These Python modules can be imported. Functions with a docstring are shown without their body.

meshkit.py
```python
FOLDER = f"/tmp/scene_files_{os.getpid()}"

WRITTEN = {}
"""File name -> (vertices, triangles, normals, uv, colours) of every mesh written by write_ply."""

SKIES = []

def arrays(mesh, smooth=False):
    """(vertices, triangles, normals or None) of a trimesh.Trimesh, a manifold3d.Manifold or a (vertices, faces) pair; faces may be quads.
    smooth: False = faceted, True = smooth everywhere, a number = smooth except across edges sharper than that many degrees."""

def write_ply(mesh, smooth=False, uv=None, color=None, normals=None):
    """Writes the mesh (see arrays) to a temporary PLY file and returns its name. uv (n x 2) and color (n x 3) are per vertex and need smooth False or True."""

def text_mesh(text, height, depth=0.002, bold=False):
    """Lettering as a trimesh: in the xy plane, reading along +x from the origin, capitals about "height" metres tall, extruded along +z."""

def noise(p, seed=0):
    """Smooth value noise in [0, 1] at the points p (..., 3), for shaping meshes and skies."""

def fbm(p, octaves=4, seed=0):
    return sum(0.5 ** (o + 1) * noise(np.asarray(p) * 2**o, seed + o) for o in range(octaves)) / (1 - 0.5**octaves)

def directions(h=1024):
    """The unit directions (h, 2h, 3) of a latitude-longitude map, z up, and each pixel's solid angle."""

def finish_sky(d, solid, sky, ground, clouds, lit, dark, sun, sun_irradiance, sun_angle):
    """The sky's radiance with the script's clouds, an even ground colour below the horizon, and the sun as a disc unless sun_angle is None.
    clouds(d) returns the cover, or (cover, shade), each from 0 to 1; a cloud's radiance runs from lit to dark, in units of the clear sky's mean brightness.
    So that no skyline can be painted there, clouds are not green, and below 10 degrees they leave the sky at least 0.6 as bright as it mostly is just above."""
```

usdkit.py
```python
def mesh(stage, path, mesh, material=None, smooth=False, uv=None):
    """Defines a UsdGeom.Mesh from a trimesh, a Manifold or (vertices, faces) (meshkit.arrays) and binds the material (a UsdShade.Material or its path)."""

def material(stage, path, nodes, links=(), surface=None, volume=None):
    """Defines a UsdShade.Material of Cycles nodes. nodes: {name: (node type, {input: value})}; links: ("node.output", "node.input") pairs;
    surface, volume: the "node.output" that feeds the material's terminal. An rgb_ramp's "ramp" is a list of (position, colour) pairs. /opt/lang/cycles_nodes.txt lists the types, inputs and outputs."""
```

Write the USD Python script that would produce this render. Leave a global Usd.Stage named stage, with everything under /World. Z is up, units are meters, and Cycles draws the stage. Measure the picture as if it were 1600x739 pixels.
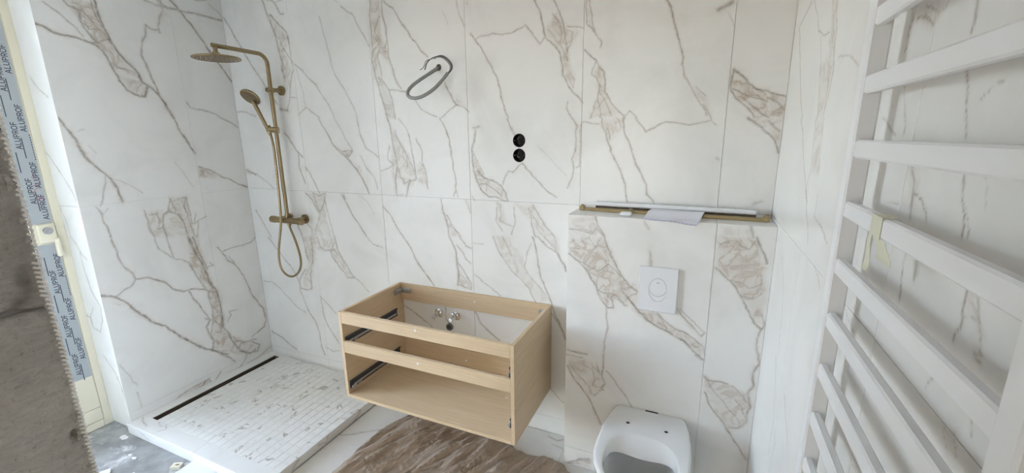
import math, random
import numpy as np
import trimesh
import manifold3d as m3
from manifold3d import Manifold
from scipy.spatial import Delaunay
from shapely.geometry import Polygon, Point, box as sbox
from shapely import affinity
import usdkit, meshkit
from pxr import Usd, UsdGeom, UsdLux, UsdShade, Gf, Sdf, Vt

stage = Usd.Stage.CreateInMemory()
UsdGeom.SetStageUpAxis(stage, 'Z')
UsdGeom.SetStageMetersPerUnit(stage, 1.0)
UsdGeom.Xform.Define(stage, '/World')
UsdGeom.Scope.Define(stage, '/World/Looks')
rng = np.random.default_rng(7)
random.seed(7)

# ------------------------------------------------------------------ camera
YAW, PITCH, ROLL = -0.417348, -0.226710, -0.012783
CAM = (2.912796, -2.008474, 1.621489)
EXPOSURE, SKY, ADDED_FILL = 0.04, 7.0, 3.8
ADDED_FILL_COL = (1.0, 0.95, 0.87)
cy_, sy_, cp_, sp_ = math.cos(YAW), math.sin(YAW), math.cos(PITCH), math.sin(PITCH)
Fd = np.array([sy_ * cp_, cy_ * cp_, sp_]); R0 = np.array([cy_, -sy_, 0.0]); U0 = np.cross(R0, Fd)
Rt = R0 * math.cos(ROLL) + U0 * math.sin(ROLL); Up = -R0 * math.sin(ROLL) + U0 * math.cos(ROLL)
cam = UsdGeom.Camera.Define(stage, '/World/camera')
cam.CreateHorizontalApertureAttr(36.0)
cam.CreateFocalLengthAttr(36.0 * 670.117358 / 1600)
cam.CreateClippingRangeAttr((0.02, 200))
M = Gf.Matrix4d(*Rt, 0, *Up, 0, *(-Fd), 0, *CAM, 1)
cam.AddTransformOp().Set(M)
cam.CreateExposureAttr(EXPOSURE)

# ------------------------------------------------------------------ daylight and added fill light
dome = UsdLux.DomeLight.Define(stage, '/World/sky')
dome.CreateIntensityAttr(1.0)
sky = usdkit.material(stage, '/World/Looks/sky', {
    's': ('sky_texture', {'sky_type': 'multiple_scattering', 'sun_disc': False, 'sun_elevation': 0.75, 'sun_rotation': 1.2, 'sun_intensity': 1.0}),
    'm': ('mix', {'mix_type': 'mix', 'fac': 0.85, 'color2': (0.91, 0.81, 0.68)}),
    'b': ('background_shader', {'strength': SKY})},
    [('s.color', 'm.color1'), ('m.color', 'b.color')], surface='b.background')
UsdShade.MaterialBindingAPI.Apply(dome.GetPrim()).Bind(sky)
# added warm fill light, unseen, shining through an added doorway behind the viewer
hall = UsdLux.RectLight.Define(stage, '/World/hall_light')
hall.CreateWidthAttr(1.6); hall.CreateHeightAttr(1.7); hall.CreateIntensityAttr(ADDED_FILL); hall.CreateColorAttr(Gf.Vec3f(*ADDED_FILL_COL))
hall.AddTransformOp().Set(Gf.Matrix4d(1, 0, 0, 0, 0, 0, 1, 0, 0, -1, 0, 0, 2.075, -4.68, 1.35, 1))

# ------------------------------------------------------------------ helpers
COUNT = {}
def numbered(parent, name):
    k = (parent, name); n = COUNT.get(k, 0); COUNT[k] = n + 1
    return name if n == 0 else f'{name}_{n:03d}'

def ppath(parent):
    return '/World' if parent is None else str(parent.GetPath())

def meta(o, label=None, cat=None, group=None, kind=None):
    for k, v in (('label', label), ('category', cat), ('group', group), ('kind', kind)):
        if v: o.SetCustomDataByKey(k, v)
    return o

def obj(name, mesh, mat, parent=None, smooth=32, **kw):
    pp = ppath(parent)
    m = usdkit.mesh(stage, f'{pp}/{numbered(pp, name)}', mesh, mat, smooth=smooth)
    return meta(m.GetPrim(), **kw)

def thing(name, label=None, cat=None, group=None, loc=(0, 0, 0), rz=0, kind=None):
    x = UsdGeom.Xform.Define(stage, '/World/' + numbered('/World', name))
    x.AddTranslateOp().Set(Gf.Vec3d(*loc))
    if rz: x.AddRotateZOp().Set(rz)
    return meta(x.GetPrim(), label, cat, group, kind)

def cat(*ms):
    return trimesh.util.concatenate([tm(m) for m in ms])

def tm(m):
    if isinstance(m, Manifold):
        q = m.to_mesh(); return trimesh.Trimesh(q.vert_properties[:, :3], q.tri_verts, process=False)
    return m

def rbox(x0, x1, y0, y1, z0, z1, c=0.0015):
    """box with chamfered edges"""
    pts = []
    for sx, X in ((1, x0), (-1, x1)):
        for sy, Y in ((1, y0), (-1, y1)):
            for sz, Z in ((1, z0), (-1, z1)):
                pts += [(X + sx * c, Y + sy * c, Z), (X + sx * c, Y, Z + sz * c), (X, Y + sy * c, Z + sz * c)]
    return trimesh.convex.convex_hull(np.array(pts))

def tube(path, r, n=14, cap=True):
    """swept round tube; r a number or one per point; ends rounded"""
    p = np.array(path, float); k = len(p)
    r = np.full(k, r, float) if np.ndim(r) == 0 else np.array(r, float)
    t = np.gradient(p, axis=0); t /= np.linalg.norm(t, axis=1, keepdims=True)
    a = np.cross(t[0], [0.31, 0.17, 0.93]); a /= np.linalg.norm(a)
    rings = []
    an = np.linspace(0, 2 * np.pi, n, endpoint=False)
    for i in range(k):
        a = a - t[i] * (a @ t[i]); a /= np.linalg.norm(a); b = np.cross(t[i], a)
        rings.append(p[i] + r[i] * (np.cos(an)[:, None] * a + np.sin(an)[:, None] * b))
    v = np.vstack(rings); f = []
    for i in range(k - 1):
        for j in range(n):
            q = (i * n + j, i * n + (j + 1) % n, (i + 1) * n + (j + 1) % n, (i + 1) * n + j)
            f += [(q[0], q[1], q[2]), (q[0], q[2], q[3])]
    if cap:
        v = np.vstack([v, p[0], p[-1]]); s, e = k * n, k * n + 1
        for j in range(n):
            f += [(s, (j + 1) % n, j), (e, (k - 1) * n + j, (k - 1) * n + (j + 1) % n)]
    return trimesh.Trimesh(v, f, process=False)

def spline(pts, n=60):
    p = np.array(pts, float); d = np.r_[0, np.cumsum(np.sqrt(np.linalg.norm(np.diff(p, axis=0), axis=1)))]
    from scipy.interpolate import CubicSpline
    return CubicSpline(d, p)(np.linspace(0, d[-1], n))

def lathe(profile, n=32):
    """profile [(r, z)] about z; closed where r = 0"""
    v, f = [], []
    an = np.linspace(0, 2 * np.pi, n, endpoint=False)
    for r, z in profile: v += [(r * math.cos(a), r * math.sin(a), z) for a in an]
    for i in range(len(profile) - 1):
        for j in range(n):
            q = (i * n + j, i * n + (j + 1) % n, (i + 1) * n + (j + 1) % n, (i + 1) * n + j)
            f += [(q[0], q[1], q[2]), (q[0], q[2], q[3])]
    m = trimesh.Trimesh(v, f); m.update_faces(m.nondegenerate_faces()); return m

def aim(m, origin, d):
    """turn a mesh built along +z so that +z points along d, and put it at origin"""
    m = tm(m).copy(); m.apply_transform(trimesh.geometry.align_vectors([0, 0, 1], np.array(d, float) / np.linalg.norm(d))); m.apply_translation(origin); return m

def cyl(a, b, r, n=20, c=0.0008):
    a, b = np.array(a, float), np.array(b, float); L = np.linalg.norm(b - a); c = min(c, r * .4, L * .4)
    return aim(lathe([(0, 0), (r - c, 0), (r, c), (r, L - c), (r - c, L), (0, L)], n), a, b - a)

def fbm(p, o=4, seed=0):
    return meshkit.fbm(np.asarray(p, float), o, seed)

# ------------------------------------------------------------------ materials
def mat(name, nodes, links, surface='p.BSDF'):
    return usdkit.material(stage, '/World/Looks/' + name, nodes, links, surface=surface)

def plain(name, col, rough=0.5, metal=0.0, bump=None, spec=0.5, vary=0.0, **kw):
    n = {'p': ('principled_bsdf', {'base_color': col, 'roughness': rough, 'metallic': metal, 'specular_ior_level': spec, **kw})}
    l = []
    if vary:
        n['g'] = ('texture_coordinate', {}); n['v'] = ('noise_texture', {'scale': 9.0, 'detail': 5.0, 'roughness': 0.6})
        c0 = [max(0, x * (1 - vary)) for x in col]; c1 = [min(1, x * (1 + vary)) for x in col]
        n['r'] = ('rgb_ramp', {'ramp': [(0.3, c0), (0.7, c1)]})
        l += [('g.object', 'v.vector'), ('v.fac', 'r.fac'), ('r.color', 'p.base_color')]
    if bump:
        n['tg'] = ('texture_coordinate', {}); n['bn'] = ('noise_texture', {'scale': bump[0], 'detail': 4.0})
        n['bp'] = ('bump', {'strength': bump[1], 'distance': bump[2]})
        l += [('tg.object', 'bn.vector'), ('bn.fac', 'bp.height'), ('bp.normal', 'p.normal')]
    return mat(name, n, l)

def marble(name, rough, base=((0.80, 0.783, 0.745), (0.868, 0.852, 0.815)), chips=False):
    n = {
        'tc': ('texture_coordinate', {}),
        'cl': ('noise_texture', {'scale': 2.6, 'detail': 6.0, 'roughness': 0.62, 'distortion': 0.6}),
        'cr': ('rgb_ramp', {'ramp': [(0.33, base[0]), (0.55, base[1])]}),
        'nn': ('noise_texture', {'scale': 11.0, 'detail': 4.0, 'roughness': 0.55, 'distortion': 0.9}),
        'net': ('rgb_ramp', {'ramp': [(0.0, (0.12, 0.12, 0.12)), (0.36, (0.26, 0.26, 0.26)), (0.46, (0.62, 0.62, 0.62)), (0.495, (1, 1, 1)), (0.515, (0.8, 0.8, 0.8)), (0.56, (0.38, 0.38, 0.38)), (1.0, (0.15, 0.15, 0.15))]}),
        'at': ('attribute', {'attribute': 'tan'}), 'av': ('attribute', {'attribute': 'vein'}),
        'tf': ('math', {'math_type': 'multiply'}),
        'mt': ('mix', {'color2': (0.47, 0.37, 0.28)}),
        'vn': ('noise_texture', {'scale': 30.0, 'detail': 3.0}),
        'vr': ('map_range', {'from_min': 0.3, 'from_max': 0.6, 'to_min': 0.55, 'to_max': 1.1}),
        'vf': ('math', {'math_type': 'multiply', 'use_clamp': True}),
        'mv': ('mix', {'color2': (0.21, 0.155, 0.105)}),
        'p': ('principled_bsdf', {'roughness': rough, 'specular_ior_level': 0.45})}
    l = [('tc.object', 'cl.vector'), ('cl.fac', 'cr.fac'), ('tc.object', 'nn.vector'), ('nn.fac', 'net.fac'),
         ('at.fac', 'tf.value1'), ('net.color', 'tf.value2'), ('tf.value', 'mt.fac'), ('cr.color', 'mt.color1'),
         ('tc.object', 'vn.vector'), ('vn.fac', 'vr.value'), ('av.fac', 'vf.value1'), ('vr.result', 'vf.value2'),
         ('vf.value', 'mv.fac'), ('mt.color', 'mv.color1'), ('mv.color', 'p.base_color')]
    if chips:   # small cut pieces: each shows its own bit of stone
        n['at'] = ('noise_texture', {'scale': 5.0, 'detail': 2.0}); n['ar'] = ('rgb_ramp', {'ramp': [(0.60, (0, 0, 0)), (0.70, (0.5, 0.5, 0.5))]})
        n['av'] = ('noise_texture', {'scale': 9.0, 'detail': 2.0, 'distortion': 0.8})
        n['vv'] = ('rgb_ramp', {'ramp': [(0.0, (0, 0, 0)), (0.635, (0, 0, 0)), (0.665, (0.62, 0.62, 0.62)), (0.70, (0.25, 0.25, 0.25)), (0.73, (0, 0, 0)), (1, (0, 0, 0))]})
        n['oi'] = ('object_info', {}); n['mu'] = ('vector_math', {'math_type': 'multiply', 'vector2': (37.0, 23.0, 61.0)}); n['ad'] = ('vector_math', {'math_type': 'add'})
        n['cc'] = ('combine_xyz', {})
        l = [x for x in l if x[0] not in ('at.fac', 'av.fac')]
        l += [('oi.random', 'cc.x'), ('oi.random', 'cc.y'), ('oi.random', 'cc.z'), ('cc.vector', 'mu.vector1'), ('mu.vector', 'ad.vector1'), ('tc.object', 'ad.vector2'),
              ('ad.vector', 'at.vector'), ('ad.vector', 'av.vector'), ('at.fac', 'ar.fac'), ('ar.color', 'tf.value1'), ('av.fac', 'vv.fac'), ('vv.color', 'vf.value1')]
    return mat(name, n, l)

def wood(name, axis, c0=(0.655, 0.49, 0.31), c1=(0.725, 0.555, 0.365)):
    s = [34.0, 34.0, 34.0]; s['xyz'.index(axis)] = 1.3
    s2 = [120.0, 120.0, 120.0]; s2['xyz'.index(axis)] = 6.0
    return mat(name, {
        'tc': ('texture_coordinate', {}), 'm': ('mapping', {'scale': s}), 'm2': ('mapping', {'scale': s2}),
        'n': ('noise_texture', {'scale': 1.0, 'detail': 5.0, 'roughness': 0.6, 'distortion': 0.8}),
        'n2': ('noise_texture', {'scale': 1.0, 'detail': 2.0}),
        'r': ('rgb_ramp', {'ramp': [(0.25, c0), (0.75, c1)]}), 'r2': ('rgb_ramp', {'ramp': [(0.35, (0.93, 0.925, 0.915)), (0.6, (1, 1, 1))]}),
        'x': ('mix', {'mix_type': 'multiply', 'fac': 1.0}),
        'p': ('principled_bsdf', {'roughness': 0.5, 'specular_ior_level': 0.35})},
        [('tc.object', 'm.vector'), ('tc.object', 'm2.vector'), ('m.vector', 'n.vector'), ('m2.vector', 'n2.vector'), ('n.fac', 'r.fac'), ('n2.fac', 'r2.fac'),
         ('r.color', 'x.color1'), ('r2.color', 'x.color2'), ('x.color', 'p.base_color')])

MARBLE = marble('marble_tile', 0.27)
CHIP = marble('marble_chip', 0.4, chips=True)
GROUT = plain('grout', (0.75, 0.74, 0.71), 0.8)
PLASTER = plain('white_plaster', (0.78, 0.78, 0.76), 0.8, vary=0.03)
CEIL = plain('ceiling_paint', (0.84, 0.84, 0.83), 0.8)
SCREED = mat('screed', {
    'tc': ('texture_coordinate', {}), 'n': ('noise_texture', {'scale': 7.0, 'detail': 8.0, 'roughness': 0.65}), 'n2': ('noise_texture', {'scale': 4.0, 'detail': 6.0, 'roughness': 0.7, 'distortion': 0.5}),
    'r': ('rgb_ramp', {'ramp': [(0.3, (0.22, 0.22, 0.21)), (0.65, (0.40, 0.40, 0.39))]}), 'r2': ('rgb_ramp', {'ramp': [(0.56, (0, 0, 0)), (0.68, (1, 1, 1))]}),
    'x': ('mix', {'color2': (0.72, 0.72, 0.71)}), 'b': ('bump', {'strength': 0.5, 'distance': 0.004}), 'p': ('principled_bsdf', {'roughness': 0.85})},
    [('tc.object', 'n.vector'), ('tc.object', 'n2.vector'), ('n.fac', 'r.fac'), ('n2.fac', 'r2.fac'), ('r.color', 'x.color1'), ('r2.color', 'x.fac'), ('x.color', 'p.base_color'), ('n.fac', 'b.height'), ('b.normal', 'p.normal')])
def render_mat(name, lo, hi):
  return mat(name, {
    'tc': ('texture_coordinate', {}), 'm': ('mapping', {'scale': (1, 24.0, 60.0)}),
    'n': ('noise_texture', {'scale': 1.0, 'detail': 6.0, 'roughness': 0.65, 'distortion': 0.5}), 'n2': ('noise_texture', {'scale': 70.0, 'detail': 5.0, 'roughness': 0.7}), 'n3': ('noise_texture', {'scale': 3.0, 'detail': 4.0}),
    'r': ('rgb_ramp', {'ramp': [(0.3, lo), (0.7, hi)]}), 'r3': ('rgb_ramp', {'ramp': [(0.3, (0.85, 0.85, 0.85)), (0.7, (1.1, 1.1, 1.1))]}),
    'x': ('mix', {'mix_type': 'multiply', 'fac': 1.0}), 'a': ('math', {'math_type': 'add'}), 'rp': ('rgb_ramp', {'ramp': [(0.30, (0.62, 0.62, 0.62)), (0.42, (1, 1, 1)), (0.62, (1, 1, 1)), (0.72, (1.18, 1.18, 1.18))]}), 'y': ('mix', {'mix_type': 'multiply', 'fac': 1.0}),  # rp: shading put into the colour, bump pits darker and crests lighter
    'b': ('bump', {'strength': 1.0, 'distance': 0.014}), 'p': ('principled_bsdf', {'roughness': 0.95, 'specular_ior_level': 0.2})},
    [('tc.object', 'm.vector'), ('m.vector', 'n.vector'), ('tc.object', 'n2.vector'), ('tc.object', 'n3.vector'), ('n.fac', 'r.fac'), ('n3.fac', 'r3.fac'), ('r.color', 'x.color1'), ('r3.color', 'x.color2'),
     ('n2.fac', 'rp.fac'), ('x.color', 'y.color1'), ('rp.color', 'y.color2'), ('y.color', 'p.base_color'), ('n.fac', 'a.value1'), ('n2.fac', 'a.value2'), ('a.value', 'b.height'), ('b.normal', 'p.normal')])
RENDER = render_mat('rough_render_upper', (0.50, 0.475, 0.44), (0.66, 0.63, 0.585)); RENDERL = render_mat('rough_render_lower', (0.58, 0.55, 0.51), (0.75, 0.72, 0.67))
CREAM = plain('cream_plastic', (0.80, 0.74, 0.58), 0.42)
FILM = plain('blue_grey_film', (0.40, 0.425, 0.435), 0.4)
INK = plain('dark_print', (0.07, 0.08, 0.10), 0.6)
RED = plain('red_marker', (0.45, 0.10, 0.13), 0.6)
ALU = plain('bare_aluminium', (0.88, 0.86, 0.82), 0.45, 0.1)
MORTAR = plain('grey_mortar', (0.46, 0.435, 0.40), 0.95, bump=(90.0, 0.6, 0.004))
GOLD = plain('brushed_gold', (0.33, 0.25, 0.14), 0.30, 0.88)
GOLDD = plain('gold_nozzle_face', (0.22, 0.165, 0.10), 0.5, 0.7)
CHROME = plain('chrome', (0.72, 0.72, 0.72), 0.16, 1.0)
ZINC = plain('zinc_steel', (0.50, 0.51, 0.52), 0.34, 0.85)
DARKST = plain('dark_steel', (0.075, 0.085, 0.10), 0.42, 0.5)
CONDUIT = plain('grey_conduit', (0.30, 0.30, 0.29), 0.55)
WIRE = plain('dark_wire', (0.12, 0.12, 0.12), 0.5)
BLACK = plain('black_plastic', (0.014, 0.014, 0.015), 0.45)
CERAMIC = plain('white_ceramic', (0.86, 0.855, 0.835), 0.12)
PLASTIC = plain('white_plastic', (0.83, 0.83, 0.84), 0.22)
WHITE = plain('white_enamel', (0.92, 0.92, 0.92), 0.28)
PAPER = plain('white_paper', (0.88, 0.87, 0.92), 0.75)
BLUE = plain('blue_ink', (0.50, 0.50, 0.70), 0.75)
TAPE = plain('masking_tape', (0.78, 0.76, 0.60), 0.6)
GAP_SHADE = plain('painted_gap_shade', (0.10, 0.07, 0.05), 0.5, 0.3)  # dark colour painted for the shaded gap under the ledge profile
BRASS = plain('brass', (0.34, 0.265, 0.14), 0.4, 0.8)
DRAIN = plain('drain_tray', (0.10, 0.075, 0.055), 0.5, 0.2)
GREYP = plain('grey_pipe', (0.22, 0.21, 0.20), 0.5)
WOODX = wood('oak_along_x', 'x'); WOODY = wood('oak_along_y', 'y')
TARP = mat('brown_sheet', {
    'tc': ('texture_coordinate', {}), 'm0': ('mapping', {'rotation': (0, 0, -1.22)}), 'm': ('mapping', {'scale': (4.0, 26.0, 10.0)}),
    'n': ('noise_texture', {'scale': 1.0, 'detail': 6.0, 'roughness': 0.65, 'distortion': 1.0}),
    'r': ('rgb_ramp', {'ramp': [(0.3, (0.38, 0.295, 0.22)), (0.7, (0.58, 0.47, 0.365))]}),
    'b': ('bump', {'strength': 0.6, 'distance': 0.010}),
    'p': ('principled_bsdf', {'roughness': 0.48, 'specular_ior_level': 0.5})},
    [('tc.object', 'm0.vector'), ('m0.vector', 'm.vector'), ('m.vector', 'n.vector'), ('n.fac', 'r.fac'), ('r.color', 'p.base_color'), ('n.fac', 'b.height'), ('b.normal', 'p.normal')])
GLASS = mat('pane_glass', {'t': ('transparent_bsdf', {}), 'g': ('glossy_bsdf', {'roughness': 0.02}), 'f': ('fresnel', {'IOR': 1.45}), 'x': ('mix_closure', {})},
            [('f.fac', 'x.fac'), ('t.BSDF', 'x.closure1'), ('g.BSDF', 'x.closure2')], surface='x.closure')

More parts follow.
